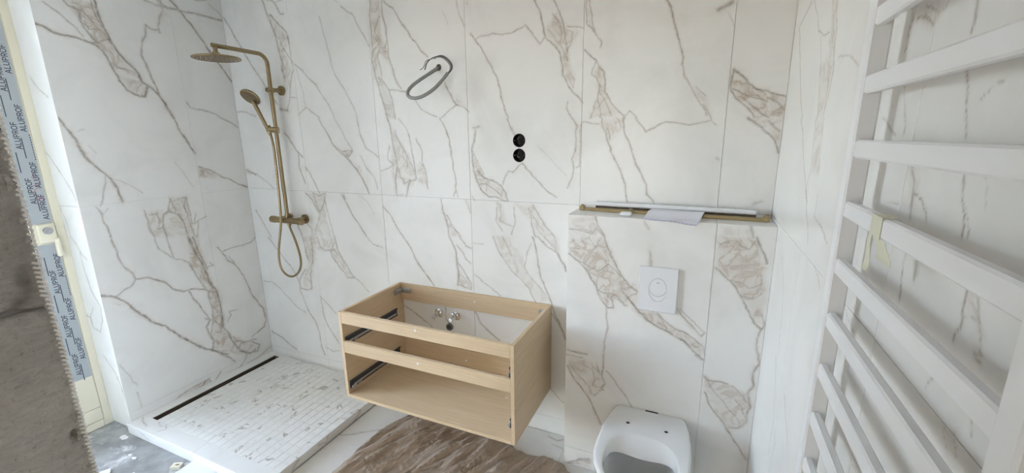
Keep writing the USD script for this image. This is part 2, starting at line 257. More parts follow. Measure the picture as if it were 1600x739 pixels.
# ------------------------------------------------------------------ veined tiles
# veins in wall coordinates, millimetres: plane (L left, B back, R right, X boxing, V reveal, F floor), l line / f field, width in 0.1 mm, strength in %
VEINS = """Ll123,80:-665,2332 -661,2265 -649,2222 -642,2185 -623,2142 -610,2096 -576,2049 -540,2000 -512,1944 -488,1925 -451,1889 -425,1846 -394,1758
Ll97,60:-790,2300 -771,2276 -737,2262 -739,2218 -732,2190 -712,2160 -693,2121
Ll107,70:-737,2129 -696,2110 -673,2086 -649,2035 -636,1988 -630,1949 -602,1902 -569,1880 -521,1871 -505,1919 -488,1925
Ll105,80:-913,2166 -884,2162 -854,2143 -814,2136 -767,2131 -719,2121 -693,2121
Ll72,50:-865,2274 -839,2252 -799,2219 -764,2183 -740,2147
Lf97,60:-784,2301 -665,2332 -647,2230 -639,2186 -610,2096 -571,2038 -514,1936 -521,1875 -583,1887 -628,1957 -643,2028 -696,2110 -739,2218
Ll78,50:-729,2271 -699,2234 -679,2201 -651,2176 -614,2112
Ll78,50:-682,2327 -677,2284 -670,2248 -652,2206
Ll78,50:-693,2121 -634,2155 -613,2120
Ll73,45:-739,2218 -707,2187 -656,2182
Ll68,40:-642,2036 -605,2009 -542,1992
Ll76,50:-364,2408 -348,2362 -373,2315 -389,2269 -383,2232
Ll90,60:-392,2247 -429,2244 -449,2260 -459,2205 -493,2140 -494,2090 -481,2033 -468,1975 -452,1907 -444,1881
Lf154,25:-364,2408 -303,2407 -326,2325 -383,2279
Ll105,75:-300,2425 -271,2398 -221,2331 -177,2268 -131,2203 -108,2159 -59,2089 -4,2006
Bl94,60:10,2397 63,2325 125,2223 175,2142 243,2050
Bl89,55:243,2050 291,1989 332,1938 395,1848
Ll77,50:-302,1854 -293,1827 -243,1815 -176,1809 -139,1790 -112,1767
Ll79,50:-112,1767 -52,1743 -3,1708
Bl78,45:5,1817 100,1808 185,1780
Ll104,75:-911,1741 -890,1699 -864,1641 -849,1585 -827,1531 -800,1496 -780,1461 -757,1434 -738,1384 -730,1331 -725,1303
Ll61,45:-780,1461 -778,1414 -797,1365 -811,1324 -827,1296
Ll57,30:-757,1434 -725,1418 -685,1396 -653,1366 -626,1340
Ll47,30:-850,1680 -817,1692
Ll47,25:-819,1608 -794,1566
Lf95,50:-752,1425 -731,1384 -724,1303 -739,1341 -761,1413
Ll100,70:-394,1758 -380,1707 -354,1655 -328,1593 -312,1548
Lf102,90:-297,1468 -248,1439 -183,1398 -226,1386 -302,1408
Ll94,60:-183,1398 -123,1372 -52,1327 -4,1305
Ll92,50:-297,1468 -247,1444 -182,1403
Bf105,90:15,1433 48,1433 102,1396 16,1400
Bl104,60:14,1427 102,1394
Ll60,20:-433,1501 -398,1446 -372,1384 -355,1348
Ll85,55:-845,1290 -825,1249 -826,1205 -817,1142 -813,1124
Ll57,35:-796,1279 -825,1249
Ll88,50:-640,1241 -631,1178 -629,1121 -616,1081
Ll84,50:-491,1290 -515,1226 -493,1203 -474,1210 -495,1291
Ll85,50:-453,1285 -407,1289 -426,1232 -415,1160 -411,1098 -394,1033
Ll85,50:-407,1289 -402,1178 -399,1116
Ll89,55:-541,1201 -517,1216 -469,1189 -449,1146 -440,1093 -435,1042
Ll89,55:-541,1201 -558,1126 -551,1067
Ll76,45:-364,1182 -385,1113 -358,1129 -310,1152
Ll76,45:-358,1129 -385,1031
Ll73,45:-613,1213 -576,1216 -568,1167 -592,1123 -558,1126
Lf99,45:-637,1236 -515,1226 -495,1291 -407,1289 -406,1127 -375,1029 -632,1085
Ll87,60:-816,1125 -804,1059 -799,1003 -781,942 -751,896 -742,860
Ll78,50:-742,860 -771,830 -803,817 -836,796 -851,792
Ll91,65:-742,860 -689,850 -636,821 -599,789 -572,744 -515,709 -458,706 -403,687 -368,653 -329,639
Ll112,75:-906,820 -851,792 -820,762 -792,708 -755,654 -711,586 -645,527 -603,460 -542,383 -486,312 -413,253 -328,181
Lf97,35:-895,784 -833,771 -785,705 -847,738
Ll75,45:-614,1071 -604,1006 -561,960 -524,920 -457,881 -448,826
Ll74,45:-551,1067 -545,1006 -531,932
Ll155,75:-439,1043 -422,977 -405,909 -385,851 -366,791 -357,722 -328,645 -318,573 -317,480 -327,390
Ll102,60:-412,1037 -391,937 -373,869 -352,809
Ll93,50:-457,881 -433,800 -406,727 -377,662 -378,595 -371,513 -383,437 -403,377
Lf131,70:-439,1043 -385,1031 -352,809 -328,645 -316,456 -307,310 -269,195 -412,264 -384,368 -378,595 -406,727 -452,859
Ll72,50:-351,819 -320,821 -336,848
Ll94,60:-489,695 -462,626 -426,546 -399,467 -425,432 -423,386 -401,329 -412,264
Ll110,60:-327,390 -293,328 -272,246 -238,168 -174,117 -125,125
Ll99,50:-265,291 -249,247 -194,221 -114,197
Ll75,50:-290,410 -262,446 -268,478 -213,469
Ll74,50:-426,489 -370,455 -327,390
Ll96,60:-270,935 -254,898 -221,839 -165,766 -130,697 -116,633 -93,552 -67,494
Ll85,50:-254,898 -187,909 -108,908 -47,917 3,941
Ll68,40:-212,859 -174,780
Ll100,60:-66,499 -47,461 -24,402 -12,314 -39,267 -100,242
Ll78,40:-106,245 -138,227
Ll96,60:-615,472 -559,399 -477,311 -388,224 -318,151 -283,103
Ll96,55:-414,383 -393,315 -420,270 -387,231
Ll98,55:-302,333 -272,259 -254,189
Ll111,60:-254,189 -220,219 -162,208 -94,144 -115,106 -190,126 -243,168
Lf109,50:-402,377 -289,327 -81,121 -206,119 -388,224
Ll89,50:-190,126 -220,78 -280,31 -337,31
Ll90,45:-12,88 -108,53 -218,45 -335,45
Lf108,65:-693,19 -593,58 -491,79 -456,52 -526,18 -626,6
Ll86,55:-726,26 -641,58 -542,71 -466,72
Ll76,50:-522,45 -478,79 -457,45 -489,11
Ll77,50:-463,11 -415,59 -391,83
Ll61,30:-902,405 -864,296 -844,246
Ll62,30:-852,199 -849,104
Vl72,40:-163,1936 -139,1904 -93,1868 -43,1839
Vl72,45:-222,1595 -175,1554 -133,1506 -81,1446 -41,1394 -12,1337
Vl64,35:-202,1303 -189,1260 -167,1201 -167,1132
Vl68,45:-167,1132 -119,1092 -92,1041 -53,1018
Vl69,50:-105,1049 -105,995 -103,946 -91,879 -82,825 -24,750 -41,672 -98,595 -163,603 -172,660 -113,736
Vl72,50:-209,673 -163,661 -167,612
Vl82,50:-128,447 -86,405 -31,337 -11,261 4,173
Bl106,60:387,2453 404,2397 426,2332 460,2257 467,2183 483,2118 484,2053 490,2006
Bl95,60:432,2363 499,2311 556,2252 566,2193
Bl68,45:478,2237 514,2170 558,2112 592,2073 652,2032 709,1973 750,1944 787,1887 830,1830 870,1750
Bf95,50:404,2397 474,2327 564,2220 522,2142 570,2028 531,1928 483,1930 477,2053 467,2220
Bl70,45:564,2220 569,2138 574,2046 538,1965 518,1890 490,1815 445,1807
Bl142,50:418,1817 488,1805
Bl60,40:523,1881 571,1878
Bl55,30:592,2073 616,1979 641,1885 645,1828
Bl68,45:581,1773 644,1823 681,1798 754,1754
Bl55,40:833,2313 851,2226 874,2130 888,2051 905,1997 956,1923 997,1859 1026,1804 1043,1745
Bl58,50:1001,2343 1076,2298 1104,2242 1142,2181 1175,2120
Bl43,25:959,2381 1001,2343
Bl80,50:1211,2349 1200,2303 1200,2248 1197,2167 1194,2094 1193,2028 1203,1968 1223,1891 1248,1804 1264,1735
Bl71,50:1291,2339 1279,2278 1299,2205 1303,2141 1278,2103 1247,2122 1213,2166
Bl67,45:1262,2264 1221,2189 1259,2129 1231,2074 1237,2025 1251,1940 1290,1888 1307,1836 1317,1767 1320,1734
Bl70,50:1279,2278 1303,2197 1303,2133 1301,2061 1322,1994 1339,1951 1353,1917 1372,1891
Bl55,40:1201,1952 1251,1940
Bl56,40:1188,2086 1236,2123 1297,2077
Bf79,50:1200,2350 1275,2341 1264,2185 1300,2101 1302,2020 1339,1951 1357,1901 1302,2020 1242,2074 1251,1940 1316,1819 1320,1734 1253,1736 1215,1925 1187,2028 1195,2256
Bl76,60:1301,2330 1359,2284 1386,2235 1424,2192 1451,2143 1489,2108 1516,2067 1553,2032
Bl76,50:1290,1888 1355,1884 1407,1865
Bl71,60:1654,1900 1671,1859 1697,1811 1720,1786
Bl49,50:1720,1786 1763,1776 1790,1751
Bl57,50:1720,1790 1666,1764 1635,1740 1614,1725
Bf70,40:1680,1843 1728,1841 1772,1784 1720,1786
Bl55,45:1462,1821 1495,1778 1545,1751 1594,1729
Bl36,25:1654,2249 1688,2179
Bl54,40:1739,2282 1750,2216 1779,2159
Bl58,50:1814,2122 1840,2094 1884,2104 1936,2110 1987,2098 2036,2104
Bl61,60:1840,2094 1865,2052 1899,2005 1924,1966 1949,1912 1969,1851 1973,1814 1989,1760 2010,1714
Bf68,30:1848,2082 1933,1973 1889,1976 1873,2022
Bl83,35:1969,1851 1981,1791 2011,1717
Bl107,20:1797,2264 1806,2256
Bl53,50:2036,2104 2069,2118 2101,2135 2125,2105 2173,2042 2196,2067
Bl64,60:2149,2231 2165,2196 2184,2153 2196,2111 2204,2063 2243,2032 2274,1988 2286,1946 2291,1898 2310,1854 2330,1825 2361,1803 2384,1774
Bl58,55:2241,2219 2264,2177 2279,2142 2291,2095 2303,2040 2312,1999 2312,1958
Bl52,45:2234,2167 2265,2131 2280,2083 2273,2029 2305,1972
Bl51,50:2306,2106 2347,2096 2383,2085
Bl48,45:2303,2094 2332,2077 2326,2025 2312,1992
Bl45,40:2223,2095 2258,2044 2289,2001
Bl44,50:2336,1888 2348,1873 2337,1839
Bf64,50:2196,2071 2242,2167 2272,2163 2303,2094 2355,2075 2319,2005 2320,1944 2348,1880 2337,1839 2299,1876 2282,1960 2251,2025
Bl57,50:2395,2200 2392,2149 2394,2104 2419,2082 2441,2053 2463,2025 2457,2000
Bl51,50:2409,2198 2414,2147 2419,2101 2434,2067
Bf64,35:2395,2200 2410,2198 2419,2088 2394,2104
Bl62,60:2389,1999 2415,1967 2445,1948 2456,1920 2478,1899 2484,1851 2485,1817 2508,1782 2538,1740 2575,1698
Bl53,55:2445,1948 2424,1916 2421,1896 2447,1874 2463,1839 2457,1798 2462,1757 2467,1701
Bl49,45:2459,1825 2494,1769 2517,1713
Bl49,45:2450,1785 2437,1737 2423,1702
Bf62,55:2424,1916 2456,1934 2482,1892 2485,1817 2560,1712 2416,1703 2457,1798 2447,1874
Bl50,50:2312,1777 2308,1748 2336,1705
Bl46,50:2568,1698 2594,1731 2630,1697
Bl77,65:2723,2158 2741,2127 2752,2089 2764,2046 2776,2008 2794,1970 2803,1939 2802,1908
Bl54,50:2802,1908 2814,1863 2836,1824 2864,1773 2891,1733 2912,1701
Bf60,35:2854,1817 2893,1784 2931,1688 2891,1740 2864,1773
Bl54,50:2890,1746 2911,1714 2931,1688
Bl42,40:2861,1814 2900,1777
Bl154,55:2920,2099 2947,2110 2966,2117
Bl37,30:2949,2084 2974,2053 2985,2029
Bl76,75:2991,1873 3022,1847 3052,1818 3082,1795 3121,1784
Bl66,70:2991,1870 2992,1797 3012,1766 3056,1721 3088,1689
Bl54,60:2995,1803 3033,1783 3069,1766 3125,1746
Bl54,50:3035,1771 3073,1726 3132,1682
Bf60,75:2991,1870 3082,1795 3121,1784 3132,1682 3099,1683 3012,1766 2993,1791
Bl61,70:3121,1782 3154,1771 3182,1761
Bl60,60:3123,1761 3158,1741 3183,1710
Bf60,70:3121,1784 3185,1761 3188,1681 3132,1682
Bf60,60:3132,1682 3183,1681 3187,1552 3165,1596 3142,1633
Bl76,70:3137,1633 3162,1602 3183,1556
Bl60,50:3133,1670 3157,1651 3177,1636
Rl49,60:-272,2026 -198,2011 -90,1989 -141,1938 -203,1851 -294,1741 -371,1669
Rl39,50:-309,2021 -392,1957 -443,1908 -516,1879 -575,1880
Rl36,50:-476,1885 -525,1807 -561,1720 -580,1662
Rl32,45:-584,1864 -619,1820 -634,1769 -644,1698 -635,1660
Rl42,60:-606,1946 -642,1883 -649,1834 -674,1779 -667,1727 -642,1675
Rl33,40:-552,1959 -608,1890 -633,1822
Rf43,40:-552,1959 -623,1941 -654,1862 -674,1779 -651,1713 -617,1660 -580,1662 -515,1808 -606,1815 -586,1876
Rl26,45:-706,1796 -761,1793 -826,1781 -861,1766 -878,1755
Rl31,60:-1102,1812 -1117,1786 -1112,1771 -1117,1750 -1111,1743
Rl28,50:-1123,1809 -1121,1779
Rf28,40:-1104,1814 -1124,1806 -1123,1774 -1118,1748 -1110,1744 -1107,1784
Rl26,55:-1157,1799 -1193,1787 -1219,1777 -1226,1785
Rf40,80:-1136,1793 -1160,1798 -1209,1780 -1196,1769 -1152,1781
Rl40,70:-1139,1786 -1171,1783 -1197,1767
Rl40,65:-1301,1768 -1305,1750 -1301,1734
Rl28,65:-1306,1716 -1307,1697 -1317,1676 -1325,1661 -1332,1636
Rl27,40:-1133,1695 -1146,1675 -1161,1642
Rl16,35:-1393,1674 -1371,1663 -1352,1651
Rl21,40:-1037,1662 -1051,1651
Rl37,50:-345,1669 -398,1629 -443,1582 -498,1519 -558,1464 -599,1420 -666,1353
Rl35,55:-561,1662 -565,1611 -578,1559 -584,1521 -560,1478 -573,1443
Rl31,45:-652,1659 -661,1603 -665,1555 -677,1523
Rf42,40:-561,1662 -652,1659 -667,1580 -679,1519 -596,1517 -570,1602
Rl35,50:-703,1469 -706,1436 -701,1415 -779,1401 -833,1389
Rl28,55:-1061,1645 -1105,1629 -1136,1618
Rl26,50:-1161,1642 -1170,1628 -1167,1618
Rl43,60:-1215,1580 -1219,1566 -1235,1554 -1238,1536 -1240,1518 -1241,1500
Rl26,65:-1242,1537 -1266,1529 -1282,1518 -1289,1509
Rf25,50:-1206,1581 -1229,1577 -1249,1540 -1251,1502 -1238,1500 -1232,1538
Rl32,60:-1332,1636 -1338,1626 -1340,1617
Rl30,60:-1345,1597 -1351,1581 -1358,1562 -1362,1544 -1370,1533 -1377,1508
Rl21,40:-1375,1534 -1388,1516 -1390,1510
Rl15,25:-1391,1581 -1402,1562 -1412,1538
Rl31,60:-1242,1462 -1244,1440 -1250,1416 -1257,1389
Rl24,45:-1285,1460 -1283,1442 -1285,1428
Rl25,45:-1024,1304 -1057,1284 -1093,1273 -1114,1270
Rl26,65:-1411,1465 -1411,1447 -1412,1428 -1416,1415 -1410,1403 -1405,1390
Rl30,60:-1422,1465 -1431,1450 -1437,1435 -1446,1421 -1456,1401
Rl18,40:-1413,1425 -1426,1427 -1436,1431
Rf20,45:-1412,1463 -1425,1466 -1442,1437 -1458,1402 -1447,1396 -1429,1426 -1412,1428 -1412,1445
Rl30,50:-775,1301 -816,1290 -853,1270
Rl31,40:-666,1352 -677,1335
Rl37,50:-820,1386 -854,1378
Rl38,40:-323,1221 -425,1138 -465,1069 -484,964 -502,922
Rl47,50:-463,905 -519,819 -562,729 -565,684 -557,629 -565,599
Rl35,40:-652,875 -687,849 -737,820 -774,790
Rl33,35:-599,708 -635,687 -612,611
Rl22,50:-1391,1344 -1378,1328 -1374,1317
Rl25,50:-1462,1347 -1467,1331 -1470,1319
Rl17,45:-1430,1314 -1428,1293 -1439,1276
Rl17,45:-1440,1315 -1445,1296 -1456,1278
Rf21,40:-1427,1313 -1443,1317 -1455,1280 -1437,1274
Rl30,60:-1447,1397 -1458,1392
Bl94,60:434,1669 481,1609 528,1548 565,1518
Bl84,55:528,1548 528,1467 545,1395 559,1355
Bl82,50:583,1452 618,1407 650,1347 683,1292
Bl85,60:740,1750 783,1683 825,1616 858,1568 917,1530 962,1492 1007,1445 1050,1388 1089,1303
Bl55,40:870,1746 923,1671 952,1605 984,1563
Bl63,50:907,1553 983,1558 953,1520 931,1539
Bl57,40:1042,1530 1082,1455 1137,1400 1154,1334
Bf84,45:836,1597 932,1549 996,1558 952,1511 1034,1464 1063,1398 1018,1435 927,1511
Bl65,50:1043,1741 1051,1660 1095,1567 1173,1522
Bl83,50:555,1287 605,1242 640,1191 661,1150
Bl82,50:613,1289 681,1276 725,1293 708,1226 665,1171 639,1233 624,1274
Bl67,45:716,1237 733,1165 750,1093 766,1010
Bl69,40:663,1161 639,1096 601,1039
Bf91,40:555,1287 738,1294 718,1153 752,1009 550,993 647,1149
Bl75,50:522,1088 574,1048 565,994
Bl87,60:445,1071 475,986
Bl77,55:859,1294 892,1245 934,1166 991,1099 1034,1032
Bl172,50:878,1289 888,1265
Bl41,25:1001,1294 1071,1244 1113,1177
Bl76,45:103,1401 190,1354 266,1303
Bl89,55:49,1148 110,1048 166,961
Bl85,50:1264,1735 1281,1682 1286,1612 1302,1540 1308,1477 1288,1385 1292,1302
Bl65,45:1313,1664 1340,1594 1379,1523 1379,1460
Bl64,45:1301,1656 1332,1620 1360,1567 1389,1514 1418,1461 1435,1398
Bl62,45:1267,1585 1242,1513 1285,1477 1249,1458 1188,1439
Bl69,50:1307,1468 1325,1414 1355,1369 1391,1397 1375,1342 1360,1295
Bl75,50:1400,1654 1416,1585 1423,1523 1429,1470 1435,1398 1390,1388
Bl45,40:1342,1733 1401,1659
Bl66,50:1451,1619 1480,1567 1485,1497 1502,1436 1513,1351
Bl55,40:1464,1497 1493,1462 1499,1382
Bl58,40:1288,1385 1292,1302 1333,1308
Bf77,40:1264,1735 1293,1682 1401,1532 1435,1398 1374,1333 1323,1396 1280,1301 1261,1468 1285,1603
Bf74,45:1441,1479 1495,1489 1508,1365 1444,1381
Bl60,55:1609,1725 1641,1675 1663,1617 1674,1542 1689,1448 1696,1388 1694,1345 1677,1309
Bl42,40:1694,1345 1708,1310
Bl136,40:1815,1672 1843,1679
Bl75,60:1824,1664 1813,1615 1797,1567 1800,1517 1807,1451 1824,1400 1851,1351 1888,1318 1935,1320 1981,1301 2004,1306
Bl74,55:1826,1451 1863,1418 1919,1403 1964,1380 1991,1339 2004,1306
Bl54,50:1833,1384 1881,1385 1936,1354 1972,1313
Bl48,40:1797,1567 1828,1501 1863,1435
Bf68,50:1797,1575 1827,1493 1872,1418 1973,1372 1999,1306 1936,1328 1889,1327 1824,1400 1803,1476
Bl53,50:1974,1388 1988,1421 2002,1454 2027,1455
Bl66,55:2002,1714 2030,1652
Bl65,55:2030,1668 2042,1633
Bl52,50:2027,1447 2054,1471 2076,1491
Bl58,50:2080,1492 2123,1453 2174,1402 2216,1364 2262,1330
Bl71,60:1185,1225 1223,1193 1254,1147 1317,1055
Bl65,55:1594,1292 1605,1225 1623,1162 1640,1082
Bl58,50:1620,1208 1663,1138 1713,1088
Bf72,50:1604,1207 1674,1139 1713,1088 1640,1082
Bl105,30:1752,1290 1779,1226
Bl54,45:1939,1261 1932,1192 1969,1143
Bl67,35:1935,1286 1962,1279 1956,1194 2023,1172
Bf67,35:1935,1286 1972,1280 1988,1179 1932,1192
Bl55,50:1792,1314 1806,1297
Bl87,55:133,958 194,894 274,808 354,729 384,674 392,586
Bl86,50:392,586 412,517 459,428 497,374 530,294 531,196 552,131
Bl96,50:475,986 489,887 508,821
Bl98,50:550,993 554,927 546,825 508,730 506,625 464,602 396,611 400,676 467,760
Bl73,40:546,825 498,763 460,712
Bf97,45:475,986 609,997 568,828 506,625 396,611 489,796
Bl92,45:609,997 628,933 667,904 726,921 760,967
Bf92,40:609,997 780,1011 738,911 651,897 581,907
Bl90,55:766,1010 782,926 815,865 862,805 902,750 841,748 792,797 745,857 710,908 754,923 778,893
Bf90,40:710,908 770,936 815,865 896,754 841,748 757,848
Bl66,50:902,750 959,719 1013,671
Bl58,50:1034,1032 1081,995 1153,971
Bl41,30:1179,1044 1176,892
Bl74,40:21,616 107,621 197,572 281,498 338,458 413,433
Bl111,50:26,215 108,191 186,154 262,117
Bl83,50:580,571 586,460 604,380 666,295 697,252
Bl72,45:580,571 640,528 705,468
Bl70,45:576,192 635,179 695,185
Bl74,65:1317,1055 1359,1000 1399,925 1451,852 1513,775
Bl81,60:1640,1082 1672,1001 1680,936 1692,871 1679,802
Bl61,50:1702,1087 1741,1035 1776,1029
Bl58,45:1679,1039 1728,978 1768,936
Bl73,50:1685,936 1734,876 1763,822 1767,785
Bl59,45:1679,811 1721,798 1762,784
Bf73,45:1668,1028 1704,901 1768,813 1761,774 1679,802 1674,935
Bl54,45:1791,878 1855,834 1952,772
Bl62,45:1911,1104 1948,1027 2020,928
Bl54,40:1968,1109 2021,1008
Bf68,35:1930,1105 2022,1113 2020,928 1957,1019
Bl42,35:1783,1062 1852,1054
Bl65,50:1285,614 1372,575 1485,510
Bl62,45:1584,660 1591,570 1612,553
Bl67,60:1788,652 1817,588 1867,547 1937,501
Bl62,50:2336,1705 2356,1676 2361,1625 2358,1566 2340,1521 2348,1476 2341,1430 2322,1380
Bl56,45:2379,1682 2381,1595 2372,1484 2360,1476
Bf62,40:2340,1705 2379,1682 2382,1558 2360,1476 2340,1514 2361,1595
Bl52,45:2386,1689 2431,1677 2468,1673
Bl61,55:2475,1701 2483,1659 2504,1601 2523,1558 2551,1508 2575,1458 2591,1407 2602,1327
Bl67,60:2568,1698 2577,1650 2593,1601 2616,1551 2640,1495 2671,1431 2696,1367 2719,1325
Bf61,40:2475,1701 2568,1698 2589,1608 2569,1657 2515,1601 2491,1644
Bl55,50:2498,1658 2514,1608
Bl46,40:2539,1699 2562,1664
Bl54,50:2623,1697 2645,1669 2674,1641 2713,1661 2751,1677 2803,1675 2848,1664 2890,1673 2929,1682
Bl42,40:2929,1682 2952,1656
Bl90,60:3066,1684 3102,1659 3135,1633
Bf60,60:3066,1684 3132,1682 3137,1633
Bl38,20:2165,1581 2232,1520 2313,1437
Bl90,30:2960,1526 2970,1518
Bl122,30:3111,1344 3144,1359
Bl50,45:2033,1266 2042,1199 2022,1129
Bl65,50:2140,1284 2174,1233 2217,1178 2260,1132
Bl59,50:2122,1238 2131,1188 2157,1124
Bl49,40:2113,1270 2140,1222 2200,1160
Bf66,40:2034,1283 2148,1285 2260,1132 2157,1124 2122,1205 2060,1268
Xl85,55:2499,1285 2510,1251 2540,1203
Xl49,45:2389,1220 2433,1216 2491,1206 2511,1229 2540,1197
Xl46,40:2440,1224 2490,1213
Xf57,35:2388,1271 2499,1278 2540,1197 2390,1184
Xl111,25:2710,1271 2725,1245
Xl97,50:3095,1285 3110,1243
Xf83,30:2995,1278 3101,1285 3115,1244 2999,1234
Bl68,60:2139,1123 2157,1056 2170,980 2188,904 2211,845 2237,795 2265,719 2301,644 2323,589
Bl65,60:2166,1125 2218,1079 2270,1050 2296,1002 2321,958
Bl52,45:2200,1128 2252,1082 2287,1035
Bf65,40:2200,1128 2277,1134 2295,1010 2261,1057
Bl50,40:2131,1088 2103,1025 2089,953 2112,930
Bl62,50:2020,928 2075,881 2121,833 2157,766
Bl51,40:2103,929 2157,873 2202,826 2238,786
Bf68,35:2022,1061 2076,1022 2103,929 2193,842 2229,785 2157,775 2112,840 2020,937
Bl55,50:2247,716 2283,668 2319,602
Xl65,60:2387,1110 2436,1077 2474,1032 2505,987 2520,944 2543,901 2566,874 2594,878 2586,907 2568,928
Xl58,60:2544,1197 2563,1141 2586,1100 2608,1059 2630,1025 2659,992 2694,968
Xl59,55:2520,951 2549,940 2578,944 2613,934 2636,900 2657,895
Xl49,50:2444,1078 2481,1059 2524,1042 2566,1076 2601,1051 2623,1024
Xl47,45:2474,1036 2525,1012 2512,965
Xl43,40:2477,1191 2507,1150 2556,1155
Xl43,40:2538,1051 2595,1035
Xl47,50:2564,935 2614,919 2643,893
Xf73,60:2386,1184 2544,1197 2592,1101 2637,1019 2694,968 2704,895 2656,903 2607,926 2566,874 2528,930 2497,994 2444,1078 2387,1117
Xl77,70:2633,959 2669,920 2705,880 2741,841 2782,819 2829,805 2869,782 2902,766 2935,736 2962,720
Xl46,40:2652,984 2680,973 2701,961
Xl66,60:2785,878 2819,847 2860,825 2899,810 2938,788 2977,759 2983,724
Xl59,55:2860,912 2901,868 2934,838 2967,808 2975,824
Xl50,45:2872,914 2918,878 2971,830
Xl47,40:2765,883 2799,859 2821,818
Xf59,65:2666,993 2701,961 2712,882 2791,879 2866,826 2977,759 2980,724 2935,743 2822,803 2734,840 2641,923
Xf59,35:2860,912 2978,824 2980,760 2909,841
Xf58,60:2659,992 2695,1004 2698,953 2667,956
Xl61,50:2563,870 2568,828 2577,775 2565,717 2564,641
Xl141,40:2736,1151 2746,1089
Xl79,60:2388,630 2431,626 2485,625
Xl67,65:2992,1109 3039,1065 3064,1038 3091,995 3118,946 3139,902 3170,873 3179,888 3169,934
Xl70,60:3121,1244 3134,1214 3154,1178 3163,1141
Xl47,50:2999,1202 3041,1225 3076,1202 3099,1192 3122,1232
Xl46,45:3039,1065 3080,1054 3114,1038 3155,1063
Xl46,45:3090,1002 3130,994 3159,1025
Xf72,60:2982,1233 3126,1244 3163,1141 3179,995 3169,934 3179,888 3138,908 3090,1002 3039,1068 2992,1109
Xl66,55:3170,873 3163,831 3164,796 3172,764
Xl80,60:2389,546 2426,486 2467,435 2499,392 2524,346 2549,300 2565,279
Xl54,50:2384,604 2432,605 2463,608
Xl74,60:2560,640 2566,584 2560,525 2573,495 2559,466 2566,460 2544,437 2522,415
Xl56,45:2397,556 2450,508 2490,466 2514,421
Xl52,45:2464,570 2510,547 2527,501 2513,464
Xl51,45:2532,593 2548,547 2568,519
Xf65,50:2388,605 2463,604 2555,574 2569,477 2530,417 2491,415 2434,487 2389,546
Xl58,50:2578,562 2616,522 2647,480 2678,438 2698,401
Xl147,60:2386,-16 2419,14 2452,44 2509,63
Xf74,70:2395,-13 2452,44 2521,62 2519,1 2445,4
Xl121,50:2949,720 2978,704
Xl68,60:2985,624 3001,612 3049,620 3080,613
Xl75,65:2990,553 3016,502 3051,457 3085,420 3107,388 3128,355 3149,322 3174,279
Xl76,60:3175,767 3174,724 3164,680 3167,622 3153,590 3170,528 3163,481 3161,450 3128,417 3099,409
Xl57,45:3001,612 3030,566 3069,531 3096,500 3124,462 3132,434
Xl50,45:3098,606 3137,571 3157,546
Xl51,45:3115,551 3142,520 3158,472
Xl47,40:3158,591 3148,581
Xf64,50:2988,624 3061,619 3147,588 3170,528 3161,450 3099,409 3037,477 2988,579
Bl60,55:2237,281 2279,237 2316,207
Fl84,40:1129,-491 1221,-452 1286,-396 1398,-311
Fl118,40:2246,-35 2299,-55 2328,-29
Fl77,35:2283,-89 2350,-101"""
LINES, FIELDS = {}, {}
for row in VEINS.split('\n'):
    h, pts = row.split(':'); w, d = h[2:].split(',')
    P = np.array([tuple(map(float, q.split(','))) for q in pts.split()]) / 1000
    (LINES if h[1] == 'l' else FIELDS).setdefault(h[0], []).append((float(w) / 10000, float(d) / 100, P))

vr = np.random.default_rng(21)
for plane, (u0, u1, v0, v1), count in (('B', (0, 3.2, 2.36, 2.6), 9), ('L', (-0.9, 0, 2.38, 2.6), 4), ('R', (-3.2, -1.72, 0, 2.6), 26), ('R', (-1.7, 0, 2.1, 2.6), 8), ('R', (-1.7, 0, 0, 0.55), 8), ('F', (1.2, 3.2, -3.2, -0.9), 24), ('X', (2.4, 3.18, 0, 0.12), 2)):
    for k in range(count):
        p = np.array((vr.uniform(u0, u1), vr.uniform(v0, v1))); d = vr.normal(1.1 if plane != 'F' else 0.6, 0.35); P = [p]
        for _ in range(vr.integers(4, 9)):
            d += vr.normal(0, 0.25); q = P[-1] + 0.08 * np.array((math.cos(d), -math.sin(d)))
            P.append(np.clip(q, (u0, v0), (u1, v1)))
        LINES.setdefault(plane, []).append((vr.uniform(0.006, 0.011), vr.uniform(0.35, 0.6), np.array(P)))

def seg_dist(Q, P):
    best = np.full(len(Q), 9.0)
    for a, b in zip(P[:-1], P[1:]):
        ab = b - a; t = np.clip(((Q - a) @ ab) / max(ab @ ab, 1e-12), 0, 1)
        best = np.minimum(best, np.linalg.norm(Q - a - t[:, None] * ab, axis=1))
    return best

def inside(Q, P):
    c = np.zeros(len(Q), bool); x, y = Q[:, 0], Q[:, 1]
    for (x0, y0), (x1, y1) in zip(P, np.roll(P, -1, 0)):
        k = (y0 > y) != (y1 > y)
        c ^= k & (x < (x1 - x0) * (y - y0) / (y1 - y0 + 1e-15) + x0)
    return c

